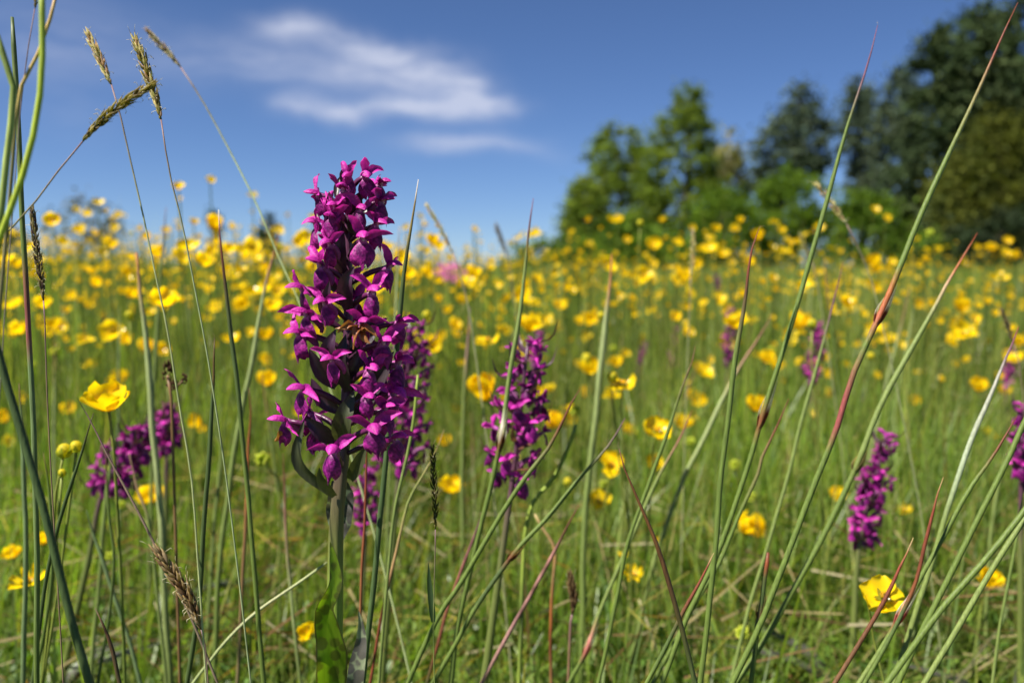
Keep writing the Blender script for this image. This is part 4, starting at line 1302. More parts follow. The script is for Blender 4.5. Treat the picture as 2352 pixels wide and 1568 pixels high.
rush("fine rush with orange tip just right of the pink topped one", [(690, 1150), (655, 1080), (640, 1200), (655, 1350), (680, 1568)][2:] if False else [(650, 1040), (655, 1150), (662, 1300), (690, 1568)], 0.55, 7, [(0, Rb), (0.3, (0.22, 0.12, 0.08)), (0.6, GP), (1, GL)], name="dry_stem", cat="stem", group="dry stems")
rush("thin green rush right of the alone standing purple orchid", [(2160, 1150), (2130, 1280), (2110, 1400), (2095, 1568)], 0.7, 8, [(0, Rb), (0.1, GL), (1, GL)])
rush("thin pale stem right of the pale grey green rush", [(2318, 1010), (2290, 1130), (2270, 1300), (2262, 1568)], 0.7, 8, [(0, GL), (1, GL)])
rush("far right pale stem bent toward the buttercup with spread petals", [(2352, 1120), (2330, 1260), (2300, 1420), (2280, 1568)], 0.45, 7, [(0, G), (1, GL)])

# thick bent stalks at the top left
rush("thick bright green bent stalk in the top left corner", [(96, -60), (96, 10), (98, 80), (90, 230), (66, 360), (40, 440), (14, 510), (-10, 570), (-60, 700)], 0.235, 14, [(0, (0.24, 0.31, 0.035)), (0.5, (0.36, 0.43, 0.035)), (1, (0.32, 0.39, 0.035))], name="flower_stalk", cat="stem", group="thick green stalks top left", taper=0.01, tipw=0.95)
rush("forked green stalk at the left edge below the thick bent one", [(-20, 40), (0, 100), (18, 170), (32, 215), (22, 300), (10, 400), (0, 500), (-20, 640)], 0.25, 15, [(0, (0.12, 0.17, 0.04)), (0.3, (0.17, 0.22, 0.04)), (0.4, (0.30, 0.36, 0.10)), (1, (0.18, 0.23, 0.05))], name="flower_stalk", cat="stem", group="thick green stalks top left", taper=0.01, tipw=0.7)
rush("straw coloured stem crossing behind the bent stalk top left", [(136, -40), (128, 0), (95, 105), (60, 180), (38, 222), (33, 320), (20, 480), (5, 640)], 0.255, 8, [(0, (0.34, 0.2, 0.08)), (0.2, (0.5, 0.35, 0.1)), (0.45, (0.36, 0.26, 0.07)), (0.5, (0.16, 0.15, 0.05)), (1, (0.16, 0.14, 0.07))], name="dry_stem", cat="stem", group="dry stems", taper=0.01, tipw=0.8)


# ------------------------------------------------------------------ grass flower heads
def grass_head(label, axis, stem, d, wpx, cols, seed, stemw=4.5, stemc=(0.14, 0.15, 0.06), dens=46, awn=0.4, leaf=None):
    """axis: tip -> foot of the seed head; stem: more points downwards"""
    rs = random.Random(seed)
    A = spline([W(x, y, d) for x, y in axis], 20)
    S = [A[-1]] + [W(x, y, d) for x, y in stem]
    dirv = (S[-1] - S[-2]).normalized()
    if dirv.z > -0.3:
        dirv = (dirv + Vector((0, 0, -0.7))).normalized()
    e = S[-1].copy()
    for _ in range(80):
        if e.z <= gz(e.x, e.y):
            break
        dirv = (dirv + Vector((0, 0, -0.05))).normalized()
        e = e + dirv * 0.02
        if _ % 4 == 0:
            S.append(e.copy())
    S.append(e.copy())
    base = Vector((e.x, e.y, gz(e.x, e.y)))
    root = empty("grass_stalk", base)
    tag(root, label, "grass", "flowering grass heads")
    mb = MB()
    sp = spline(S, 40)
    r0 = stemw * KX * d * 0.5
    mb.tube(sp, [r0 * (0.75 + 0.35 * i / 39) for i in range(40)], [mixc3((0.16, 0.09, 0.09), tuple(q * 1.5 for q in stemc), min(1, i / 5)) for i in range(40)], 6)
    mb.obj("stem", M_RUSH, root, base)
    hw = wpx * KX * d * 0.5
    mb = MB()
    Lh = sum((A[i + 1] - A[i]).length for i in range(19))
    mb.tube(A, [r0 * 0.8] * 20, [stemc] * 20, 5)
    dens = int(dens * 1.35)
    for k in range(dens):
        t = (k + rs.random()) / dens
        i = min(int(t * 19), 18)
        p = A[i].lerp(A[i + 1], t * 19 - i)
        up = (A[max(i - 2, 0)] - A[min(i + 2, 19)]).normalized()
        a0 = up.orthogonal().normalized()
        b0 = up.cross(a0)
        th = k * 2.4 + rs.uniform(-.4, .4)
        sd = a0 * math.cos(th) + b0 * math.sin(th)
        env = lerp1([(0, .35), (.15, .75), (.5, 1), (.8, .85), (1, .3)], t)
        ln = hw * rs.uniform(1.3, 2.6) * (0.7 + 0.3 * env)
        tip = p + up * ln + sd * (hw * env * rs.uniform(.75, 1.1))
        mid = p.lerp(tip, 0.45) + sd * (hw * 0.25 * env)
        c = cols[rs.randrange(len(cols))]
        sp3 = spline([p, mid, tip], 5)
        mb.tube(sp3, [hw * q for q in (.08, .21, .21, .11, .015)], [mixc3(c, (c[0] * .6, c[1] * .6, c[2] * .6), .5), c, c, mixc3(c, St, .4), mixc3(c, St, .6)], 5)
        if rs.random() < awn:
            e2 = tip + up * (hw * rs.uniform(.2, 1.0)) + sd * (hw * rs.uniform(.1, .8)) + Vector((rs.uniform(-1, 1), rs.uniform(-1, 1), rs.uniform(-1, 1))) * hw * .3
            mb.tube([tip - up * hw * .3, tip.lerp(e2, .6), e2], [hw * .035, hw * .03, hw * .012], [St, Wh, Wh], 3)
        if rs.random() < awn * 0.55:
            q0 = p.lerp(tip, .6) + sd * hw * .2
            e2 = q0 + sd * (hw * rs.uniform(.5, 1.0)) + up * hw * rs.uniform(-.3, .3)
            e3 = e2 + up * (-hw * .35) + sd * hw * .1
            mb.tube([q0, e2, e3], [hw * .025, hw * .05, hw * .07], [Wh, Wh, (0.5, 0.42, 0.4)], 3)
    mb.obj("seed_head", M_HEAD, root, base)
    if leaf:
        pts, w, lab = leaf
        P = spline([W(x, y, d) for x, y in pts], 12)
        m = MB()
        m.leaf(P, [w * KX * d * .5 * q for q in (.05, .3, .5, .65, .75, .85, .95, 1, 1, 1, .9, .6)], Vector((1, .3, 0)), [(0.07, 0.12, 0.05)] * 12, .3, 4)
        m.obj("leaf", M_GRASS, root, base)
    return root


TAN = [(0.78, 0.68, 0.45), (0.82, 0.75, 0.54), (0.66, 0.46, 0.33), (0.6, 0.54, 0.26)]
OLV = [(0.34, 0.29, 0.07), (0.26, 0.23, 0.05), (0.42, 0.35, 0.14), (0.20, 0.15, 0.06)]
DRK = [(0.16, 0.13, 0.075), (0.25, 0.21, 0.10), (0.12, 0.07, 0.07), (0.32, 0.27, 0.15)]
grass_head("straw coloured grass head leftmost of the three against the sky", [(203, 80), (222, 118), (240, 160), (256, 195)], [(264, 215), (280, 280), (300, 370), (330, 500), (355, 620), (385, 760), (410, 920), (440, 1100), (455, 1300)], 0.30, 24, TAN, 1, 5.0, (0.20, 0.22, 0.10), 40, 0.3)
grass_head("brownish upright grass head in the middle of three against the sky", [(310, 90), (325, 130), (345, 190), (362, 240), (370, 275)], [(373, 295), (390, 400), (420, 520), (445, 650), (470, 780), (490, 900), (520, 1100), (545, 1300)], 0.325, 27, OLV + TAN, 2, 5.0, (0.15, 0.18, 0.09), 56, 0.6)
grass_head("blurred pale grass head rightmost of three on a long leaning stem", [(338, 70), (362, 96), (390, 125), (415, 155)], [(425, 170), (470, 240), (540, 370), (590, 470), (640, 590), (690, 700), (740, 840)], 0.50, 19, [(0.5, 0.44, 0.32), (0.55, 0.48, 0.36), (0.4, 0.28, 0.2)], 3, 5.0, (0.27, 0.31, 0.14), 36, 0.2)
grass_head("dense olive grass head leaning right across the middle grass head", [(348, 196), (300, 225), (255, 258), (215, 295), (190, 325)], [(182, 333), (150, 370), (100, 440), (40, 510), (-10, 560)], 0.29, 27, OLV, 4, 5.0, (0.16, 0.17, 0.05), 64, 0.45)
grass_head("dark drooping grass head with pale hairs at the left edge", [(74, 482), (80, 540), (88, 600), (96, 655), (100, 690)], [(102, 705), (108, 900), (118, 1100), (130, 1300)], 0.33, 21, DRK, 5, 4.0, (0.12, 0.08, 0.05), 60, 0.8)
grass_head("tan nodding grass head low on the left in front of green blades", [(366, 1272), (385, 1300), (420, 1350), (445, 1400), (462, 1445)], [(470, 1470), (478, 1568)], 0.325, 38, [(0.33, 0.23, 0.12), (0.42, 0.32, 0.2), (0.24, 0.14, 0.08)], 6, 4.5, (0.14, 0.10, 0.06), 46, 0.5)
grass_head("narrow dark green grass head with white tips right of the big orchid stem", [(994, 1032), (995, 1080), (998, 1130), (1000, 1180), (1000, 1215)], [(1000, 1245), (996, 1400), (996, 1480), (998, 1568)], 0.33, 20, [(0.09, 0.08, 0.015), (0.14, 0.12, 0.02), (0.06, 0.06, 0.015)], 7, 3.5, (0.10, 0.13, 0.03), 40, 0.5, leaf=([(984, 1292), (986, 1340), (990, 1380), (995, 1428)], 14, ""))
grass_head("blurred tan grass head leaning left right of the big orchid top", [(980, 472), (1000, 505), (1022, 545), (1040, 580)], [(1048, 600), (1062, 650), (1075, 700), (1090, 800)], 0.62, 15, TAN, 8, 4, (0.2, 0.2, 0.1), 34, 0.2)
grass_head("blurred tan grass head leaning left in front of the green shrubs", [(1876, 425), (1900, 455), (1925, 488), (1945, 515)], [(1960, 545), (2000, 640), (2030, 760)], 0.62, 18, TAN, 9, 3.5, (0.16, 0.17, 0.08), 30, 0.2)
grass_head("thin upright tan grass head below the shrubs", [(1592, 530), (1592, 560), (1590, 600), (1586, 635)], [(1586, 660), (1580, 800), (1575, 950)], 0.70, 13, TAN, 10, 3, (0.16, 0.17, 0.08), 34, 0.2)
grass_head("small blurred pale grass head by the rush with purple tip", [(1838, 540), (1850, 570), (1866, 602)], [(1875, 640), (1895, 760)], 0.8, 13, [(0.42, 0.40, 0.2)], 11, 3, (0.16, 0.17, 0.08), 22, 0.1)
grass_head("dark grass head beside the small blurred orchid on the right", [(2302, 715), (2315, 750), (2328, 790)], [(2340, 830), (2352, 930)], 0.6, 14, DRK, 12, 3, (0.12, 0.1, 0.05), 30, 0.3)
grass_head("blurred grey grass head leaning left on the skyline", [(1140, 520), (1150, 548), (1165, 585)], [(1172, 620), (1185, 720)], 1.0, 15, [(0.18, 0.15, 0.13)], 13, 3, (0.16, 0.15, 0.08), 24, 0.1)
grass_head("stout brown seed spike low in the middle", [(1310, 1324), (1314, 1350), (1318, 1380), (1314, 1410)], [(1310, 1440), (1305, 1568)], 0.50, 24, [(0.12, 0.06, 0.03), (0.08, 0.04, 0.02), (0.2, 0.12, 0.06)], 14, 8, (0.12, 0.07, 0.04), 46, 0.1)
grass_head("narrow grass head cut by the top edge at the left", [(88, -40), (84, -10), (80, 20)], [(76, 40), (62, 130), (46, 260), (34, 420), (20, 600)], 0.28, 14, DRK, 15, 3.2, (0.12, 0.10, 0.09), 24, 0.2)


def sedge(label, heads, foot, d):
    b = W(*foot, d)
    base = Vector((b.x, b.y, gz(b.x, b.y)))
    root = empty("sedge", base)
    tag(root, label, "sedge", None)
    rs = random.Random(5)
    top = W(*heads[0][:2], d)
    mb = MB()
    mb.tube(spline([top, b, base], 14), [0.0008] * 14, [(0.16, 0.09, 0.04)] * 14, 6)
    for h in heads[1:]:
        p = W(h[0], h[1], d)
        mb.tube(spline([p, p.lerp(top.lerp(b, .35), .6) - Vector((0, 0, .001)), top.lerp(b, .35)], 6), [0.0005] * 6, [(0.14, 0.08, 0.04)] * 6, 5)
    mb.obj("stem", M_RUSH, root, base)
    for (x, y, w, h) in heads:
        c = W(x, y, d)
        m = MB()
        for k in range(34):
            u = rs.uniform(-1, 1)
            th = rs.uniform(0, 6.28)
            rr = math.sqrt(1 - u * u)
            dv = Vector((math.cos(th) * rr * w, math.sin(th) * rr * w, u * h)) * (KX * d * .5)
            q = c + dv * .75
            tp = c + dv * 1.15 + Vector((0, 0, h * .12 * KX * d))
            m.tube([q, q.lerp(tp, .5), tp], [w * .10 * KX * d, w * .09 * KX * d, .00005], [(0.05, 0.02, 0.012), (0.09, 0.035, 0.02), (0.16, 0.08, 0.04)], 5)
        m.obj("seed_cluster", M_HEAD, root, base)


sedge("dark brown clustered sedge heads left of the hooked dark rush", [(385, 862, 22, 58), (422, 872, 18, 24), (402, 885, 18, 26)], (395, 960), 0.46)

# ------------------------------------------------------------------ buttercups
YEL = (0.92, 0.68, 0.009)
YEO = (0.88, 0.56, 0.006)


def petal_mb(op, seed, az, w=1.0, res=(6, 6)):
    """one petal; op = opening angle of the cup in degrees from upright"""
    rs = random.Random(seed)
    mb = MB()
    ca, sa = math.cos(az), math.sin(az)
    curl = rs.uniform(-0.25, 0.35)
    tw = rs.uniform(-0.12, 0.12)
    notch = rs.uniform(0, 0.06)

    def f(a, b):
        t = 2 * b - 1
        th = math.radians(op) * (1.0 + 0.35 * (1 - a) - 0.15 * a + curl * a * a)
        rad = 0.0009 + 0.0125 * a * math.sin(th)
        z = 0.0125 * a * math.cos(th)
        hw = 0.0072 * w * lerp1([(0, .16), (.25, .55), (.55, .95), (.75, 1.0), (.9, .82), (1, .45)], a)
        x = t * hw
        rad2 = rad - 0.0016 * t * t * (0.3 + a)
        z += 0.0022 * t * t * a + tw * x * a + 0.0005 * math.sin(t * 6 + seed) * a - notch * 0.0125 * math.exp(-(t * 4) ** 2) * a ** 6
        c = mixc3(YEL, YEO, 0.25 * (1 - a))
        return Vector((ca * rad2 - sa * x, sa * rad2 + ca * x, z)), c
    mb.grid(f, *res)
    return mb


def center_mb(seed=0):
    rs = random.Random(seed)
    mb = MB()
    mb.ball(Vector((0, 0, 0.0016)), 0.0017, (0.22, 0.28, 0.03), Vector((0, 0, 1)), 1.1, 5, 8, 0.12)
    for k in range(22):
        a = k * 2.4
        r = 0.0012 + 0.0022 * ((k % 5) / 5)
        b = Vector((math.cos(a) * 0.001, math.sin(a) * 0.001, 0.0005))
        t = Vector((math.cos(a) * r, math.sin(a) * r, 0.0040 + 0.001 * rs.random()))
        mb.tube([b, b.lerp(t, .6), t], [0.00012, 0.00012, 0.00032], [YEL, YEL, (0.75, 0.42, 0.02)], 4)
    for k in range(5):
        a = k * 1.2566 + 0.6
        d = Vector((math.cos(a), math.sin(a), 0))
        mb.leaf(spline([d * 0.0008, d * 0.003 + Vector((0, 0, .0004)), d * 0.0055 + Vector((0, 0, .002))], 5), [.0008, .0014, .0013, .0009, .0002], Vector((-math.sin(a), math.cos(a), 0)), [(0.30, 0.30, 0.03)] * 5, .3, 3)
    return mb


CENTER = center_mb().mesh("flower_center", M_YELLOW)
PETALS = {}
for kind, op in (("c", 42), ("o", 58), ("w", 74), ("h", 24)):
    PETALS[kind] = [[petal_mb(op + random.Random(v * 9 + k).uniform(-9, 9), v * 10 + k, k * 1.2566, 1.0).mesh("petal", M_YELLOW) for k in range(5)] for v in range(3)]
RAG = [petal_mb(70, 77 + k, k * 0.9, 0.34, (6, 3)).mesh("petal", M_YELLOW) for k in range(7)]
FLOWER1 = []     # flower as one mesh for the ones further off
for v in range(6):
    mb = MB()
    for k in range(5):
        m = petal_mb((34, 46, 60, 40, 52, 70)[v], v * 10 + k + 3, k * 1.2566, 1.0, (3, 3))
        o = len(mb.v)
        mb.v += m.v
        mb.c += m.c
        mb.f += [tuple(i + o for i in f) for f in m.f]
    mb.ball(Vector((0, 0, 0.002)), 0.0022, (0.5, 0.36, 0.02), Vector((0, 0, 1)), 1.2, 4, 6)
    FLOWER1.append(mb.mesh("flower", M_YELLOW))
BUDm = MB()
BUDm.ball(Vector((0, 0, 0.0035)), 0.0036, lambda t: mixc3((0.70, 0.56, 0.02), (0.42, 0.44, 0.03), t), Vector((0, 0, 1)), 1.05, 8, 10)
for k in range(5):
    a = k * 1.2566
    d = Vector((math.cos(a), math.sin(a), 0))
    BUDm.leaf(spline([d * 0.001 + Vector((0, 0, -.0002)), d * 0.0037 + Vector((0, 0, .0022)), d * 0.0030 + Vector((0, 0, .0062))], 5), [.0008, .0017, .0018, .0011, .0002], Vector((-math.sin(a), math.cos(a), 0)), [(0.38, 0.42, 0.04)] * 5, .2, 3)
BUD = BUDm.mesh("bud", M_HEAD)
SEEDm = MB()
SEEDm.ball(Vector((0, 0, 0.0035)), 0.0034, (0.38, 0.46, 0.04), Vector((0, 0, 1)), 1.0, 7, 9)
rs_ = random.Random(4)
for k in range(44):
    u = rs_.uniform(-.8, 1)
    a = k * 2.4
    q = math.sqrt(max(0, 1 - u * u))
    d = Vector((math.cos(a) * q, math.sin(a) * q, u))
    c = Vector((0, 0, .0035))
    SEEDm.tube([c + d * .0028, c + d * .0046, c + d * .0056 + Vector((0, 0, .0003))], [.0011, .0008, .0001], [(0.40, 0.48, 0.04), (0.52, 0.58, 0.06), (0.55, 0.52, 0.10)], 5)
SEED = SEEDm.mesh("seed_head", M_HEAD)


def blur_w(d):
    return 22.4 * (10.0 / 9.8) * max(0.0, 1 - 0.335 / d)


def solve(x, y, w, size=0.021):
    """distance and true width of a flower that shows w photo units wide (blur included)"""
    d = 0.5
    for _ in range(20):
        wt = max(w - 0.35 * blur_w(d), 5.0)
        d = 0.5 * d + 0.5 * size / (wt * KX)
    dmax = 9.0
    dy = (y - 620) * KX
    if dy > 0:
        dmax = (CAM_H - 0.13) / (dy + 0.016)
    d = max(min(d, dmax), 0.40)
    wt = max(w - 0.35 * blur_w(d), 5.0)
    return d, wt * KX * d


def head_matrix(p, tilt, az, spin, s):
    """axis leaning by tilt towards azimuth az (0 = towards the camera)"""
    ax = Vector((math.sin(az) * math.sin(tilt), -math.cos(az) * math.sin(tilt), math.cos(tilt)))
    q = Vector((0, 0, 1)).rotation_difference(ax)
    return Matrix.Translation(p) @ q.to_matrix().to_4x4() @ Matrix.Rotation(spin, 4, 'Z') @ Matrix.Scale(s, 4), ax


def stem_mb(P, ax, base, r, rs, col=(0.12, 0.16, 0.03)):
    mb = MB()
    h = max(P.z - base.z, 0.02)
    m1 = P - ax * min(0.02, h * .3)
    m2 = base.lerp(P, 0.45) + Vector((rs.uniform(-.01, .01), rs.uniform(-.01, .01), 0))
    sp = spline([P, m1, m2, base], 14)
    mb.tube(sp, [r * (0.75 + 0.5 * i / 13) for i in range(14)], [mixc3((0.20, 0.22, 0.035), col, min(1, i / 5)) for i in range(14)], 6)
    return mb, sp


def buttercup(label, x, y, w, kind, seed, group="yellow buttercups", tilt=None, az=None, detail=True, extra=()):
    rs = random.Random(seed)
    size = {"b": 0.0072, "s": 0.0105, "r": 0.020}.get(kind, rs.uniform(0.020, 0.0235))
    d, tw = solve(x, y, w, size)
    P = W(x, y + w * 0.22, d)
    gx, gy = P.x + rs.uniform(-.03, .03), P.y + rs.uniform(-.01, .05)
    base = Vector((gx, gy, gz(gx, gy)))
    root = empty("buttercup", base)
    tag(root, label, "buttercup", group)
    tilt = math.radians(tilt) if tilt is not None else math.radians(rs.uniform(4, 28))
    az = math.radians(az) if az is not None else rs.uniform(-3.1, 3.1)
    s = tw / {"b": 0.0072, "s": 0.0105, "c": 0.0185, "o": 0.0225, "w": 0.0245, "h": 0.0130, "r": 0.0225}[kind]
    M, ax = head_matrix(P - base, tilt, az, rs.uniform(0, 6.28), s)
    mb, sp = stem_mb(P, ax, base, 0.00085 * max(min(s, 1.4), .8), rs)
    for (bx, by, bk, bw) in extra:
        q = W(bx, by, d)
        j = sp[6]
        mb.tube(spline([q, q.lerp(j, .5) + Vector((0, 0, -.004)), j], 8), [0.0007] * 8, [(0.17, 0.20, 0.035)] * 8, 5)
    mb.obj("stem", M_RUSH, root, base)
    if kind == "b":
        link_obj("bud", BUD, root).matrix_local = M
    elif kind == "s":
        link_obj("seed_head", SEED, root).matrix_local = M
    elif not detail:
        f = link_obj("flower", FLOWER1[seed % 6], root)
        f.matrix_local = M
    else:
        f = link_obj("flower", CENTER, root)
        f.matrix_local = M
        for me in (RAG if kind == "r" else PETALS[kind][seed % 3]):
            link_obj("petal", me, f)
    for (bx, by, bk, bw) in extra:
        q = W(bx, by + bw * .4, d)
        Mb, _ = head_matrix(q - base, rs.uniform(0, .4), rs.uniform(-3, 3), 0, bw * KX * d / (0.0072 if bk == "b" else 0.0105))
        link_obj("bud" if bk == "b" else "seed_head", BUD if bk == "b" else SEED, root).matrix_local = Mb
    return root


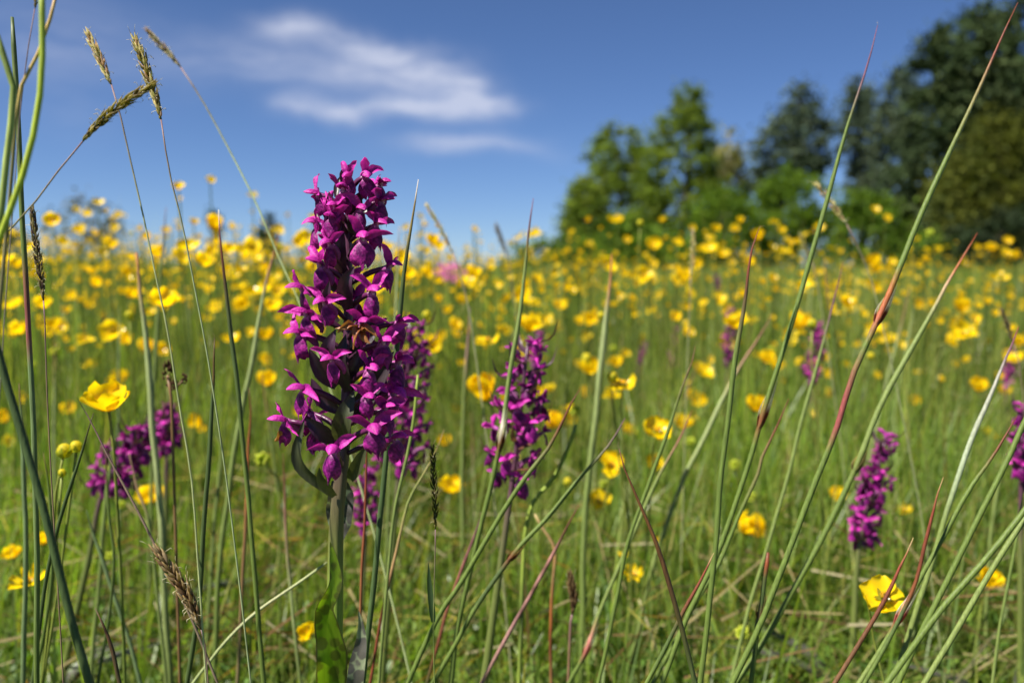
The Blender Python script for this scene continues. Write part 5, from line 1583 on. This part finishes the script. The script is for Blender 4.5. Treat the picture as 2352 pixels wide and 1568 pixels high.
B = [
    # left of the big orchid
    (250, 922, 96, "c", "sharp yellow buttercup cup seen from the side at the left", 12, 0, ()),
    (45, 757, 50, "c", "yellow buttercup behind the red sectioned stalk", 20, 0, ()),
    (4, 958, 44, "c", "yellow buttercup cut off by the left edge", 30, 40, ()),
    (378, 690, 66, "c", "yellow buttercup with raised petal behind the thin grass stem", 20, 20, ()),
    (350, 1136, 62, "c", "yellow buttercup cup right under the leaning left orchid", 35, 0, ()),
    (66, 1322, 82, "r", "yellow buttercup with fringed narrow petals at the lower left", 15, 0, ()),
    (98, 1243, 32, "h", "small half closed buttercup above the fringed one", 20, 30, ()),
    (30, 1270, 44, "c", "blurred buttercup at the left edge above the fringed one", 20, 0, ()),
    (160, 938, 42, "c", "blurred buttercup left of the sharp yellow cup", 30, 0, ()),
    (196, 773, 46, "w", "flat blurred buttercup above the blurred one at the left", 10, 0, ()),
    (292, 778, 42, "c", "blurred buttercup left of the straw topped rush", 30, 0, ()),
    (335, 803, 38, "h", "blurred upright buttercup touching the straw topped rush", 10, 0, ()),
    (368, 802, 42, "c", "tilted buttercup right of the straw topped rush", 40, 60, ()),
    (612, 818, 38, "o", "round blurred buttercup halfway to the big orchid", 60, 0, ()),
    (614, 873, 52, "c", "wide buttercup under the round one near the big orchid", 15, 0, ()),
    (627, 702, 46, "c", "bright buttercup left of the lower orchid flowers", 20, 0, ()),
    (553, 700, 42, "c", "blurred buttercup left of the bright one by the orchid", 20, 0, ()),
    (532, 770, 54, "w", "flat buttercup behind the rush with dark red tip", 15, 0, ()),
    (640, 660, 44, "o", "large blurred buttercup touching the left of the big orchid", 50, 0, ()),
    (710, 1447, 46, "c", "buttercup low beside the leaf of the big orchid", 45, -30, ()),
    (465, 985, 28, "c", "tiny buttercup right of the left purple orchids", 30, 0, ()),
    (276, 872, 38, "h", "orange tinted buttercup above the sharp yellow cup", 20, 0, ()),
    (217, 835, 30, "c", "small blurred buttercup above the left yellow cup", 20, 0, ()),
    (298, 727, 24, "b", "round yellow bud on a stem left of the straw topped rush", 5, 0, ()),
    (145, 1042, 36, "b", "pair of oval yellow green buds at the left", 20, 60, ((177, 1026, "b", 28), (143, 1087, "b", 18))),
    (255, 1278, 28, "s", "green seed head in the lower left grass", 10, 0, ()),
    (280, 1160, 24, "s", "green seed head under the leaning left orchid", 10, 0, ()),
    (128, 808, 26, "s", "green seed head left of the flat blurred buttercup", 10, 0, ()),
    (608, 1055, 38, "s", "shedding seed head left of the big orchid stem", 30, -60, ()),
    (20, 1005, 34, "r", "withering white and yellow flower at the left edge", 60, 30, ()),
    (855, 1187, 30, "s", "bumpy green seed head between big orchid stem and dark rush", 10, 0, ()),
    # centre
    (980, 727, 24, "b", "single round green bud right of the big orchid", 8, 0, ()),
    (1118, 905, 64, "h", "tall cupped buttercup touching the left of the bright orchid", 25, -50, ()),
    (1120, 772, 66, "w", "wide flat buttercup above left of the bright orchid", 12, 0, ()),
    (1215, 747, 62, "c", "upright buttercup standing over the bright orchid tip", 15, 30, ()),
    (1262, 972, 44, "h", "left half of a buttercup pair right of the bright orchid", 30, 40, ()),
    (1297, 970, 40, "h", "right half of a buttercup pair right of the bright orchid", 30, 60, ()),
    (1048, 938, 30, "c", "small buttercup between the two large orchids", 20, 0, ()),
    (1025, 1012, 40, "c", "buttercup behind the brown stem by the second orchid", 25, -30, ()),
    (1037, 1117, 58, "c", "flat cupped buttercup right of the dark grass head", 15, 20, ()),
    (1405, 1055, 68, "o", "open buttercup facing forward behind the white tipped stem", 45, 0, ()),
    (1500, 1057, 52, "o", "glossy buttercup crossed by the green rush", 40, 10, ()),
    (1378, 1140, 58, "o", "tilted buttercup below the open one in the centre", 55, -20, ((1388, 1112, "s", 24),)),
    (1355, 845, 56, "c", "buttercup with a green bud on top near the pale rush", 20, 0, ((1347, 825, "b", 24),)),
    (1343, 905, 30, "h", "small buttercup left of the pale broad rush", 20, 0, ()),
    (1430, 870, 72, "w", "wide buttercup right of the pale broad rush", 18, 0, ((1402, 865, "b", 24),)),
    (1405, 900, 50, "w", "flat buttercup under the wide one", 12, 0, ()),
    (1508, 975, 76, "w", "left flower of the large joined buttercups in the centre", 40, 0, ()),
    (1565, 970, 52, "c", "right flower of the large joined buttercups in the centre", 20, 30, ()),
    (1435, 808, 30, "o", "round blurred buttercup above the wide one", 40, 0, ()),
    (1083, 625, 44, "c", "large blurred buttercup next to the pink flowers", 25, 60, ()),
    (1285, 700, 38, "c", "blurred buttercup right of the straight green rush", 30, 0, ()),
    (1225, 690, 38, "w", "blurred buttercup against the straight green rush", 15, 0, ()),
    (1455, 1310, 54, "r", "ragged spent buttercup with narrow petals in the lower centre", 25, 0, ()),
    (1430, 1270, 30, "r", "small wilted buttercup above the ragged spent one", 20, 0, ()),
    (1708, 1205, 58, "h", "large bowl shaped buttercup tilted towards the camera", 55, 20, ()),
    (1735, 930, 56, "c", "buttercup touching the rush with purple tip", 20, 0, ()),
    (1690, 740, 56, "c", "buttercup in front of the distant orchid by the hooked rush", 20, -30, ()),
    (1762, 822, 46, "c", "left one of two low buttercups by the rush with purple tip", 20, 0, ()),
    (1785, 840, 40, "c", "right one of two low buttercups by the rush with purple tip", 20, 0, ((1772, 805, "s", 24),)),
    (1865, 748, 26, "b", "round yellow bud in front of the distant purple orchid", 0, 0, ()),
    (1320, 945, 32, "s", "green seed head right above the buttercup pair", 10, 0, ()),
    (1303, 1110, 24, "b", "tiny yellow bud below the bright orchid", 5, 0, ()),
    (1585, 1015, 28, "s", "green seed head under the joined buttercups", 10, 0, ()),
    (1686, 1068, 30, "s", "green seed head behind the thick hooked rush", 20, 40, ()),
    (1727, 1143, 28, "s", "green seed head right of the bowl shaped buttercup", 10, 0, ()),
    (1705, 1455, 38, "s", "spiky green seed head in the lower right foreground", 5, 0, ()),
    (1520, 1455, 32, "s", "spiky green seed head left of the dark curved stem", 5, 0, ()),
    # right
    (1925, 1137, 50, "c", "buttercup left of the alone standing purple orchid", 20, -20, ()),
    (2027, 1350, 104, "w", "wide open shiny buttercup in the lower right", 42, 0, ()),
    (2268, 1330, 60, "c", "buttercup with spread petals in the lower right corner", 20, 0, ()),
    (2245, 885, 48, "c", "bright buttercup near the right edge by the pale rush", 25, 0, ()),
    (2075, 1165, 44, "r", "faded yellow flower right of the alone standing orchid", 20, 0, ()),
    (2238, 727, 38, "o", "round blurred buttercup below the dark trees", 40, 0, ()),
    (1885, 845, 28, "o", "orange buttercup in front of the distant purple orchid", 40, 0, ()),
    (1812, 775, 44, "w", "flat buttercup under the tall buttercup by the purple tipped rush", 15, 0, ()),
    (1830, 745, 44, "h", "upright buttercup behind the rush with purple tip", 25, 30, ()),
    (1515, 1240, 24, "c", "small orange tinted buttercup above the ragged spent one", 20, 0, ()),
    (2112, 850, 34, "w", "pair like blurred buttercup right of the pale rush", 10, 0, ()),
    # over the shrubs
    (1420, 500, 32, "o", "highest buttercup against the birches", 40, 0, ()),
    (1440, 548, 28, "o", "buttercup just below the highest one by the birches", 40, 0, ()),
    (1470, 515, 20, "b", "small bud right of the highest buttercup", 10, 0, ()),
    (1555, 553, 34, "o", "buttercup against the shrub left of the tan grass head", 30, 0, ()),
    (1590, 522, 26, "o", "buttercup right above the thin tan grass head", 40, 0, ()),
    (1642, 520, 28, "o", "buttercup in the middle of the shrub below the birch", 40, 0, ()),
    (1688, 522, 30, "o", "brightest buttercup in front of the willow shrubs", 40, 0, ()),
    (1633, 545, 24, "c", "lower left buttercup in front of the willow shrubs", 40, 0, ()),
    (1660, 582, 34, "c", "buttercup at the foot of the willow shrub", 20, 0, ()),
    (1795, 525, 30, "o", "orange buttercup in front of the larger shrub", 40, 0, ()),
    (1815, 554, 28, "o", "orange buttercup lower in front of the larger shrub", 40, 0, ()),
    (1882, 518, 30, "o", "buttercup hidden behind the purple tipped rush", 40, 0, ()),
    (1775, 570, 26, "o", "buttercup low before the larger shrub", 40, 0, ()),
    (1570, 633, 46, "c", "large blurred buttercup beside the tan upright grass head", 20, 0, ()),
    (2010, 477, 28, "o", "upper of two buttercups on the shrub by the dark wood", 40, 0, ()),
    (2037, 497, 28, "o", "lower of two buttercups on the shrub by the dark wood", 40, 0, ()),
    (2312, 550, 32, "o", "upper bright buttercup against the shade at the right edge", 40, 0, ()),
    (2312, 577, 32, "o", "lower bright buttercup against the shade at the right edge", 40, 0, ()),
    (2274, 567, 30, "c", "dim buttercup beside two bright ones at the right edge", 40, 0, ()),
    (2242, 565, 24, "o", "leftmost dim buttercup against the shade at the right edge", 40, 0, ()),
    (2048, 598, 30, "o", "buttercup beside the tallest banded rush", 40, 0, ()),
    (1500, 603, 32, "o", "blurred buttercup below the left birches", 40, 0, ()),
    # over the left skyline
    (120, 503, 50, "o", "big blurred buttercup highest at the left skyline", 40, 20, ()),
    (183, 522, 38, "o", "buttercup right of the big one on the left skyline", 45, 0, ()),
    (200, 487, 32, "o", "buttercup before the dark bush on the skyline", 40, 0, ()),
    (498, 518, 40, "h", "buttercup behind the dark red rush tip on the skyline", 40, 0, ()),
    (272, 490, 28, "o", "pale buttercup right of the dark skyline bush", 40, 0, ()),
    (265, 520, 28, "o", "buttercup lower right of the dark skyline bush", 40, 0, ()),
    (365, 580, 42, "c", "buttercup standing left of the skyline grass stems", 40, 0, ()),
    (410, 580, 34, "o", "buttercup between the two long grass stems", 40, 0, ()),
    (475, 598, 54, "c", "large buttercup cluster flower left of the dark red tip", 35, 0, ()),
    (490, 570, 38, "o", "buttercup under the skyline one at the dark red tip", 40, 0, ()),
]
for i, (x, y, w, k, lab, tl, az, ex) in enumerate(B):
    buttercup(lab, x, y, w, k, 200 + i, tilt=tl, az=az, extra=ex, detail=(w > 27))

# more of them filling the field: the nearest as plants of their own, the far ones as one mass
def field_density(x, y):
    return np.where(x < 0.12 * y - 0.1, 1.0, np.where(y < 3.2, 0.72, 0.42))


USED = set()


def near_label(head, px, py):
    """where it stands, told from the nearest flower described above"""
    best = None
    for (lx, ly, lw, lk, lab, *_r) in sorted(B, key=lambda q: (q[0] - px) ** 2 + (q[1] - py) ** 2):
        if len(lab.split()) > 10:
            continue
        hz = "left" if px < lx - 12 else "right" if px > lx + 12 else ""
        vt = "above" if py < ly - 10 else "below" if py > ly + 10 else ""
        rel_ = (vt + " " + hz).strip() or "close behind"
        if rel_.endswith(("left", "right")):
            rel_ += " of"
        best = head + rel_ + " the " + lab
        if best not in USED and len(best.split()) <= 16:
            break
    USED.add(best)
    return best


n = 7200
d = 0.8 * (12.5 / 0.8) ** rng.random(n)
x = (rng.random(n) * 2 - 1) * 0.66 * d
keep = rng.random(n) < field_density(x, d) * np.clip((d - 0.6) / 1.9, 0.12, 1)
x, d = x[keep], d[keep]
h = np.clip(rng.normal(0.27, 0.065, len(x)), 0.12, 0.42) + 0.05 * np.exp(-((x + 0.35 * d) / (0.3 * d)) ** 2)
order = np.argsort(d)
NEAR = 300 - len(B)
far = order[NEAR:]
for j, i in enumerate(order[:NEAR]):
    z = gz(x[i], d[i]) + h[i]
    px = 1176 + x[i] / (KX * d[i])
    rel = Vector((x[i], d[i], z - CAM_H))
    dd = rel.dot(CF)
    py = 784 - rel.dot(CU) / (KX * dd)
    px = 1176 + x[i] / (KX * dd)
    w = rng.uniform(0.014, 0.019) / (KX * dd) + 0.35 * blur_w(dd)
    py = max(py, 540 + 40 * ((j * 7) % 5) / 4)
    kd = "c" if j % 9 else ("b" if j % 2 else "s")
    ww = w if kd == "c" else w * 0.5
    best = near_label({"c": "blurred buttercup ", "b": "blurred bud ", "s": "blurred green seed head "}[kd], px, py)
    buttercup(best, px, py - ww * .22, ww, kd, 700 + j, group="blurred buttercups of the middle distance", tilt=rng.uniform(5, 60), az=rng.uniform(-60, 60), detail=False)

# the far mass
mats = []
base_v = []
for me in FLOWER1:
    nv = len(me.vertices)
    co = np.zeros(nv * 3)
    me.vertices.foreach_get("co", co)
    fs = [tuple(p.vertices) for p in me.polygons if len(p.vertices) == 4]
    cc = np.zeros(nv * 4)
    me.color_attributes["Col"].data.foreach_get("color", cc)
    base_v.append((co.reshape(-1, 3), np.array(fs), cc.reshape(-1, 4)[:, :3]))
VV, QQ, CC = [], [], []
off = 0
for i in far:
    co, fs, cc = base_v[i % 6]
    P = Vector((x[i], d[i], gz(x[i], d[i]) + h[i]))
    M, ax = head_matrix(P, rng.uniform(0.1, 1.0), rng.uniform(-1.5, 1.5), rng.uniform(0, 6), rng.uniform(0.5, 0.88))
    A = np.array(M)
    VV.append(co @ A[:3, :3].T + A[:3, 3])
    QQ.append(fs + off)
    CC.append(cc * rng.uniform(0.8, 1.05))
    off += len(co)
    r = 0.0009
    b = np.array([[P.x - r, P.y, P.z], [P.x + r, P.y, P.z], [P.x + r + .01, P.y + .01, P.z - h[i]], [P.x - r + .01, P.y + .01, P.z - h[i]]])
    VV.append(b)
    QQ.append(np.array([[off, off + 1, off + 2, off + 3]]))
    CC.append(np.tile([[0.10, 0.15, 0.03]], (4, 1)))
    off += 4
me = np_mesh("distant_buttercups", np.concatenate(VV), np.concatenate(QQ), np.concatenate(CC), M_YELLOW)
tag(link_obj("distant_buttercups", me), "mass of far yellow buttercups merging into a band below the skyline", "buttercups", kind="stuff")
# background rushes that only read as blurred lines
for i in range(46):
    d = rng.uniform(0.75, 2.4)
    x = rng.uniform(60, 2320)
    yt = 650 + 300 / d * rng.uniform(-0.25, 1.2) * 0.8
    lean = rng.normal(-0.12, 0.14) if x > 1100 else rng.normal(0.02, 0.12)
    ln = 420 / d
    tip = (0.2, 0.09, 0.05) if rng.random() < 0.6 else GP
    c = [G, GL, GP, GB][rng.integers(0, 4)]
    rush(near_label("thin blurred rush tip ", x, yt), [(x, yt), (x + lean * ln * 0.5 - 2, yt + ln * 0.5), (x + lean * ln, yt + ln)], d, 4.5 / d, [(0, tip), (0.15, tip), (0.3, c), (1, c)], group="blurred rushes further back", sides=5)
